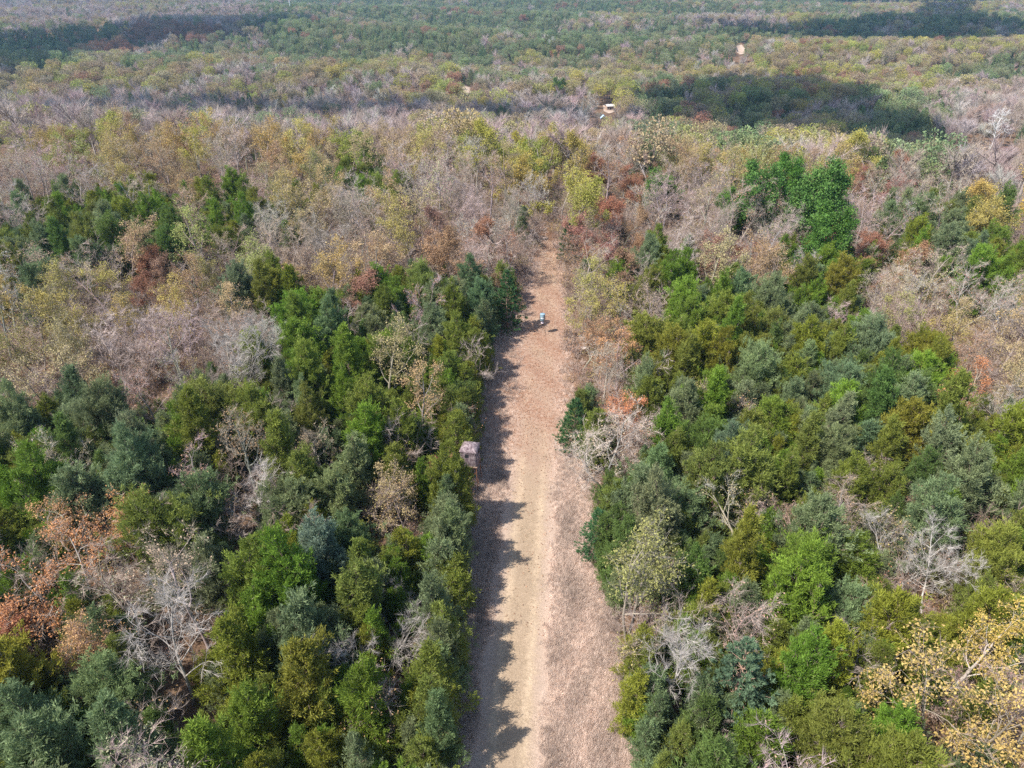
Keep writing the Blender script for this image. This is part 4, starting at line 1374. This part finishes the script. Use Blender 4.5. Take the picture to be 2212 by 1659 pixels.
for k, (nm, tmpl, lab) in {'c': ("distant_cedars", FT_C, "mass of distant green cedars beyond the ridge"),
                           'l': ("distant_leafy_trees", FT_L, "mass of distant tan, yellow and rust coloured trees"),
                           'b': ("distant_bare_trees", FT_B, "mass of distant grey leafless trees")}.items():
    A = FAR[k]
    n = len(A)
    P = np.array([a[:3] for a in A])
    tint = np.array([a[4] for a in A]) * RNG.uniform(0.8, 1.2, (n, 1)) * RNG.uniform(0.92, 1.08, (n, 3))
    s = RNG.uniform(0.8, 1.55, n)
    bark = np.array([BARK[a[3]] for a in A])
    twig = tint if k == 'b' else np.array([TWIG[a[3]] for a in A])
    scatter(nm, P, np.stack([s * RNG.uniform(0.85, 1.2, n), s * RNG.uniform(0.85, 1.2, n), s], 1), RNG.uniform(0, 6.28, n), RNG.integers(0, len(tmpl), n),
            {"tint": tint, "bark": bark, "twig": twig}, tmpl, lab)

# ------------------------------------------------------------------ undergrowth, dry grass, fallen leaves
def shrub(seed, leaves):
    rng = random.Random(seed)
    nr = np.random.default_rng(seed)
    mb = MB()
    n = 46
    a = nr.uniform(0, 6.28, n)
    e = nr.uniform(0.5, 1.4, n)
    d = np.stack([np.cos(a) * np.cos(e), np.sin(a) * np.cos(e), np.sin(e)], 1)
    L = nr.uniform(0.6, 1.5, n)[:, None]
    p0 = nr.normal(0, 0.12, (n, 3)) * np.array([1, 1, 0])
    mb.spikes(p0, p0 + d * L, np.full(n, 0.014), 0, nr.random(n))
    q = np.repeat(np.arange(n), 4)
    b0 = p0[q] + d[q] * L[q] * nr.uniform(0.35, 0.95, len(q))[:, None]
    b1 = b0 + unit(d[q] + nr.normal(0, 0.7, (len(q), 3))) * nr.uniform(0.2, 0.5, len(q))[:, None]
    mb.spikes(b0, b1, np.full(len(q), 0.010), 0, nr.random(len(q)))
    if leaves:
        w = nr.integers(0, len(q), leaves)
        c = b1[w] + nr.normal(0, 0.1, (leaves, 3))
        s = nr.uniform(0.09, 0.17, leaves)
        mb.shards(c, nr.normal(0, 1, (leaves, 3)), s, s * 0.6, nr, 1, nr.random(leaves))
    return mb.mesh("shrub", [M_TWIG, M_LEAF])


SHRUBS = [shrub(900, 0), shrub(901, 120), shrub(902, 260), shrub(903, 40)]
P, T = [], []
for _ in range(13000):
    yy = 17 + 150 * math.sqrt(random.random())
    xx = random.uniform(-1, 1) * (0.612 * yy + 17)
    l, r_ = lane(yy)
    if yy < 128 and l - 0.2 < xx < r_ + 0.2:
        continue
    if yy - (137 - 0.2 * xx) > 20 or math.hypot(xx - BLIND[0], yy - BLIND[1]) < 1.5:
        continue
    P.append((xx, yy, float(hgt(xx, yy)) - 0.03))
    T.append(random.choice(((0.36, 0.20, 0.12), (0.40, 0.25, 0.12), (0.16, 0.17, 0.05), (0.30, 0.16, 0.11), (0.33, 0.26, 0.10))))
n = len(P)
s = RNG.uniform(0.6, 1.5, n)
scatter("undergrowth", P, np.stack([s, s, s], 1), RNG.uniform(0, 6.28, n), RNG.choice([0, 0, 1, 2, 3], n),
        {"tint": np.array(T) * RNG.uniform(0.8, 1.2, (n, 1)), "bark": np.tile([[0.3, 0.24, 0.2]], (n, 1)), "twig": np.array([0.38, 0.29, 0.24]) * RNG.uniform(0.75, 1.25, (n, 1))},
        SHRUBS, "brown leafless brush and saplings under the trees")


def tuft(seed, h, spread, blades):
    nr = np.random.default_rng(seed)
    mb = MB()
    a = nr.uniform(0, 6.28, blades)
    t = np.abs(nr.normal(0, spread, blades))
    d = np.stack([np.cos(a) * np.sin(t), np.sin(a) * np.sin(t), np.cos(t)], 1)
    p0 = nr.normal(0, 0.09, (blades, 3)) * np.array([1, 1, 0])
    mb.spikes(p0, p0 + d * (nr.uniform(0.5, 1.0, blades) * h)[:, None], np.full(blades, 0.009), 0, nr.random(blades))
    return mb.mesh("tuft", [M_TWIG])


TUFTS = [tuft(950, 0.5, 0.35, 22), tuft(951, 0.38, 0.5, 24), tuft(952, 0.16, 0.7, 18)]
n0 = 60000
gy = 17 + 100 * RNG.random(n0) ** 1.5
gl, gr = lane(gy)
gx = gl - 0.9 + (gr - gl + 1.8) * RNG.random(n0)
off = np.abs(gx - np.interp(gy, LY, TC) + RNG.normal(0, 0.25, n0))
keepm = (off > 1.25) | (RNG.random(n0) < 0.35 * (off < 0.6) + 0.12)
keepm &= (RNG.random(n0) < 1 - 0.75 * smooth(48, 62, gy))
gx, gy, off = gx[keepm], gy[keepm], off[keepm]
n = len(gx)
tallness = smooth(1.4, 3.0, off) * (0.55 + 0.45 * np.sin(gx * 0.9 + gy * 0.35) ** 2)
hs = 0.35 + 0.85 * tallness * RNG.uniform(0.6, 1.2, n)
pinkish = np.array([0.72, 0.565, 0.465]); straw = np.array([0.50, 0.39, 0.265])
tw = straw + (pinkish - straw) * smooth(1.2, 2.2, off)[:, None]
patchy = 0.5 + 0.5 * np.sin(gx * 1.3 + 2 * np.sin(gy * 0.31)) * np.sin(gy * 0.53 + 1.5 * np.sin(gx * 0.7))
tw = tw * RNG.uniform(0.75, 1.15, (n, 1)) * (0.72 + 0.36 * patchy)[:, None]
scatter("dry_grass", np.stack([gx, gy, np.full(n, 0.03)], 1), np.stack([np.full(n, 1.0), np.full(n, 1.0), hs], 1), RNG.uniform(0, 6.28, n),
        np.where(tallness > 0.45, RNG.integers(0, 2, n), 2), {"tint": tw, "bark": tw, "twig": tw}, TUFTS, "dry pinkish grass stems standing in the lane")

n0 = 26000
fy = 34 + 84 * RNG.random(n0)
fl, fr_ = lane(fy)
fx = fl - 1.0 + (fr_ - fl + 2.0) * RNG.random(n0)
w = 0.15 + 0.85 * smooth(50, 62, fy)
w = np.maximum(w, smooth(0, 1.6, 1.6 - np.minimum(fx - fl, fr_ - fx)) * 0.8)
m_ = RNG.random(n0) < w
fx, fy = fx[m_], fy[m_]
n = len(fx)
mb = MB()
dd = RNG.normal(0, 1, (n, 3)) * np.array([1, 1, 0.12])
sz = RNG.uniform(0.08, 0.15, n)
mb.shards(np.stack([fx, fy, RNG.uniform(0.07, 0.14, n)], 1), dd, sz, sz * 0.7, RNG, 0, RNG.random(n))
lv = link("fallen_leaves", mb.mesh("fallen_leaves", [M_LEAF]))
lv["tint"] = [0.38, 0.21, 0.135]
tag(lv, "brown oak leaves strewn over the lane", kind="stuff")

# ------------------------------------------------------------------ a few single things beyond the ridge
def far_single(px, py, zc, nm, cat, ms, sc_, tint, bark, twig, lab, sx=1.0):
    d = ray(px, py)
    p = on_ground(px, py, zc)
    tree(nm, cat, ms, p[0], p[1], tint, bark, twig, lab, GROUP_OF.get(nm), sc_, 1.0, (0, 0), sx=sx)


tree("sycamore_tree", "sycamore tree", DEAD[0], SYC[0], SYC[1], MAUVE, (0.78, 0.76, 0.72), (0.68, 0.66, 0.62),
     "white-limbed bare sycamore standing at the edge of the dark meadow", None, 2.0, 0.5, sx=1.05)
far_single(1212, 208, 8, "green_leaved_tree", "oak tree", LUSH[0], 1.5, (0.085, 0.155, 0.03), BARK['G'], TWIG['G'], "broad dark green tree in the valley beyond the ridge")
far_single(1075, 165, 7, "pine_tree", "pine tree", PINES[1], 1.75, (0.07, 0.15, 0.04), BARK['c'], TWIG['c'], "lone tall green pine in the valley above the yellow ridge oaks")
far_single(820, 237, 5, "russet_tree", "oak tree", DENSE[0], 0.9, (0.36, 0.08, 0.06), BARK['r'], TWIG['r'], "crimson tree in the valley just behind the ridge")

M_TAN = plain_mat("tan_boards", (0.38, 0.27, 0.20), 0.9, 0, 2, 0.25)
M_ROOF = plain_mat("pale_metal_roof", (0.50, 0.46, 0.42), 0.6, 0.1, 1, 0.15)
M_BLUE = plain_mat("pale_blue_tarp", (0.42, 0.60, 0.82), 0.6, 0, 1, 0.15)
sz0 = float(hgt(SHED[0], SHED[1]))
shed = bpy.data.objects.new("shed", None)
COL.objects.link(shed)
shed.location = (SHED[0], SHED[1], sz0)
shed.rotation_euler = (0, 0, R(14))
shed.scale = (0.72, 0.72, 0.72)
tag(shed, "small tan shed with a pale roof in a clearing beyond the ridge", "shed")
mb = MB()
mb.box((0, -2.4, 1.5), (6.4, 0.14, 3.2)); mb.box((0, 2.4, 1.5), (6.4, 0.14, 3.2)); mb.box((-3.13, 0, 1.5), (0.14, 4.66, 3.2)); mb.box((3.13, 0, 1.5), (0.14, 4.66, 3.2))
link("wall", mb.mesh("wall", [M_TAN]), shed)
mb = MB()
for k in (-1, 1):
    V = np.array([[-3.6, k * 2.9, 2.9], [3.6, k * 2.9, 2.9], [3.6, 0, 4.2], [-3.6, 0, 4.2]])
    V2 = np.concatenate([V, V + [0, 0, 0.1]])
    mb.add(V2, [[0, 1, 2, 3], [4, 5, 6, 7], [0, 1, 5, 4], [1, 2, 6, 5], [3, 0, 4, 7]], 0)
link("roof", mb.mesh("roof", [M_ROOF]), shed)
for cx, w_, h_, zc, nm in ((-1.7, 1.0, 1.0, 1.8, "window"), (1.7, 1.0, 1.0, 1.8, "window"), (0.1, 1.1, 2.1, 1.1, "door")):
    mb = MB()
    mb.box((cx, -2.48, zc), (w_, 0.08, h_))
    link(nm, mb.mesh(nm, [M_DARK]), shed)
tp = on_ground(1303, 259, 0.5)
tz = float(hgt(tp[0], tp[1]))
mb = MB()
V = []
for yy_ in np.linspace(-1.6, 1.6, 7):
    for t_ in np.linspace(-1, 1, 9):
        V.append([t_ * 1.7, yy_, 2.0 - 1.7 * abs(t_) ** 1.2 - 0.12 * (1 - (yy_ / 1.6) ** 2) + 0.05 * math.sin(5 * t_ + 3 * yy_)])
V = np.array(V)
i = (np.arange(6)[:, None] * 9 + np.arange(8)[None]).ravel()
mb.add(V, np.stack([i, i + 1, i + 10, i + 9], 1), 0, 0.5, True)
mb.add(V - [0, 0, 0.03], np.stack([i, i + 9, i + 10, i + 1], 1), 0, 0.5, True)
tarp = link("tarpaulin", mb.mesh("tarpaulin", [M_BLUE]), None, (tp[0], tp[1], tz))
tag(tarp, "pale blue tarpaulin pitched in the trees below the tan shed", "tarpaulin")

pp = on_ground(628, 26)
pole = bpy.data.objects.new("utility_pole", None)
COL.objects.link(pole)
pole.location = (pp[0], pp[1], float(hgt(pp[0], pp[1])))
tag(pole, "pale utility pole rising above the trees near the top edge", "utility pole")
mb = MB()
mb.prisms([[0, 0, -0.5]], [[0, 0, 26]], [0.5], [0.3], 8)
link("post", mb.mesh("post", [M_WHITE]), pole)
mb = MB()
mb.box((0, -0.5, 22), (5, 0.3, 0.4)); 
link("crossarm", mb.mesh("crossarm", [M_WHITE]), pole)

# ------------------------------------------------------------------ clouds that shade parts of the wood
def cloud_mat():
    m, nt, b = new_mat("cloud_white")
    b.inputs["Base Color"].default_value = (0.85, 0.86, 0.88, 1)
    b.inputs["Roughness"].default_value = 1.0
    b.inputs["Specular IOR Level"].default_value = 0.0
    return m


M_CLOUD = cloud_mat()
ico = bpy.data.meshes.new("puff")
import bmesh
bmm = bmesh.new()
bmesh.ops.create_icosphere(bmm, subdivisions=2, radius=1.0)
ICO_V = np.array([v.co[:] for v in bmm.verts]); ICO_F = np.array([[v.index for v in f.verts] for f in bmm.faces])
bmm.free()
CLOUD_Z = 700.0
SHADES = [
    [(-120, 95), (0, 84), (140, 72), (300, 55), (450, 45), (640, 38), (682, 42), (590, 66), (400, 86), (330, 96), (200, 126), (120, 150), (0, 165), (-120, 175)],
    [(1480, 46), (1700, 60), (1900, 44), (2040, 14), (2090, 14), (2120, 40), (2250, 60), (2250, 92), (2090, 100), (1940, 92), (1760, 80), (1590, 62)],
    [(1395, 222), (1420, 200), (1500, 210), (1580, 178), (1650, 186), (1720, 172), (1790, 205), (1850, 208), (1900, 246), (1985, 270), (2030, 300), (2100, 305), (2180, 318), (2290, 322), (2290, 380), (2150, 372), (2000, 352), (1880, 318), (1740, 290), (1640, 290), (1560, 262), (1500, 270), (1450, 240)],
    [(1290, -14), (1500, -12), (1480, 4), (1330, 5)],
    [(1780, -12), (2190, -14), (2170, 5), (1800, 5)],
]
ADDED_CLOUD = [(120, 232), (300, 226), (560, 222), (800, 230), (1010, 236), (1150, 246), (1400, 252), (1390, 268), (1200, 262), (980, 256), (760, 254), (500, 256), (250, 262), (110, 256)]  # added unseen broken cloud, put here to darken the slope behind the ridge
SHADES.append(ADDED_CLOUD)
for poly in SHADES:
    g = [on_ground(px, py, 6.0) for px, py in poly]
    pts = [(p[0], p[1]) for p in g]
    zav = float(np.mean([p[2] for p in g])) + 6
    xs, ys = [p[0] for p in pts], [p[1] for p in pts]
    area = 0.5 * abs(sum(xs[i] * ys[i - 1] - xs[i - 1] * ys[i] for i in range(len(xs))))
    st = max(14.0, math.sqrt(area / 420))
    holes = 0.55 if poly is ADDED_CLOUD else 0.01
    if poly is ADDED_CLOUD:
        st = max(9.0, math.sqrt(area / 700))
    mb = MB()
    yv = min(ys)
    while yv < max(ys):
        xv = min(xs)
        while xv < max(xs):
            a, b_ = xv + random.uniform(-0.4, 0.4) * st, yv + random.uniform(-0.4, 0.4) * st
            if inside(pts, a, b_) and random.random() > holes:
                k = (CLOUD_Z - zav) / TO_SUN.z
                rr = st * random.uniform(0.75, 1.2)
                V = ICO_V * (1 + 0.18 * np.sin(ICO_V[:, :1] * 5 + a) * np.sin(ICO_V[:, 1:2] * 6 + b_)) * np.array([rr, rr, rr * 0.75])
                mb.add(V + np.array([a + TO_SUN.x * k, b_ + TO_SUN.y * k, CLOUD_Z + random.uniform(-0.3, 0.5) * st]), ICO_F, 0, 0.5, True)
            xv += st
        yv += st
    if mb.n:
        tag(link("cloud", mb.mesh("cloud", [M_CLOUD])), "unseen white cloud above the frame that shades part of the wood", kind="structure")

# ------------------------------------------------------------------ air
HAZE = 0.00011
if HAZE:
    mb = MB()
    mb.box((0, 4250, (-88 + 50) / 2), (24000, 11000, 138))
    m = bpy.data.materials.new("haze_air")
    m.use_nodes = True
    nt = m.node_tree
    nt.nodes.remove(nt.nodes["Principled BSDF"])
    pv = nt.nodes.new("ShaderNodeVolumePrincipled")
    pv.inputs["Color"].default_value = (0.40, 0.70, 1.0, 1)
    pv.inputs["Density"].default_value = HAZE
    pv.inputs["Anisotropy"].default_value = 0.2
    nt.links.new(pv.outputs[0], nt.nodes["Material Output"].inputs["Volume"])
    hz = link("haze", mb.mesh("haze", [m]))
    tag(hz, "thin blue haze over the whole wood", kind="stuff")
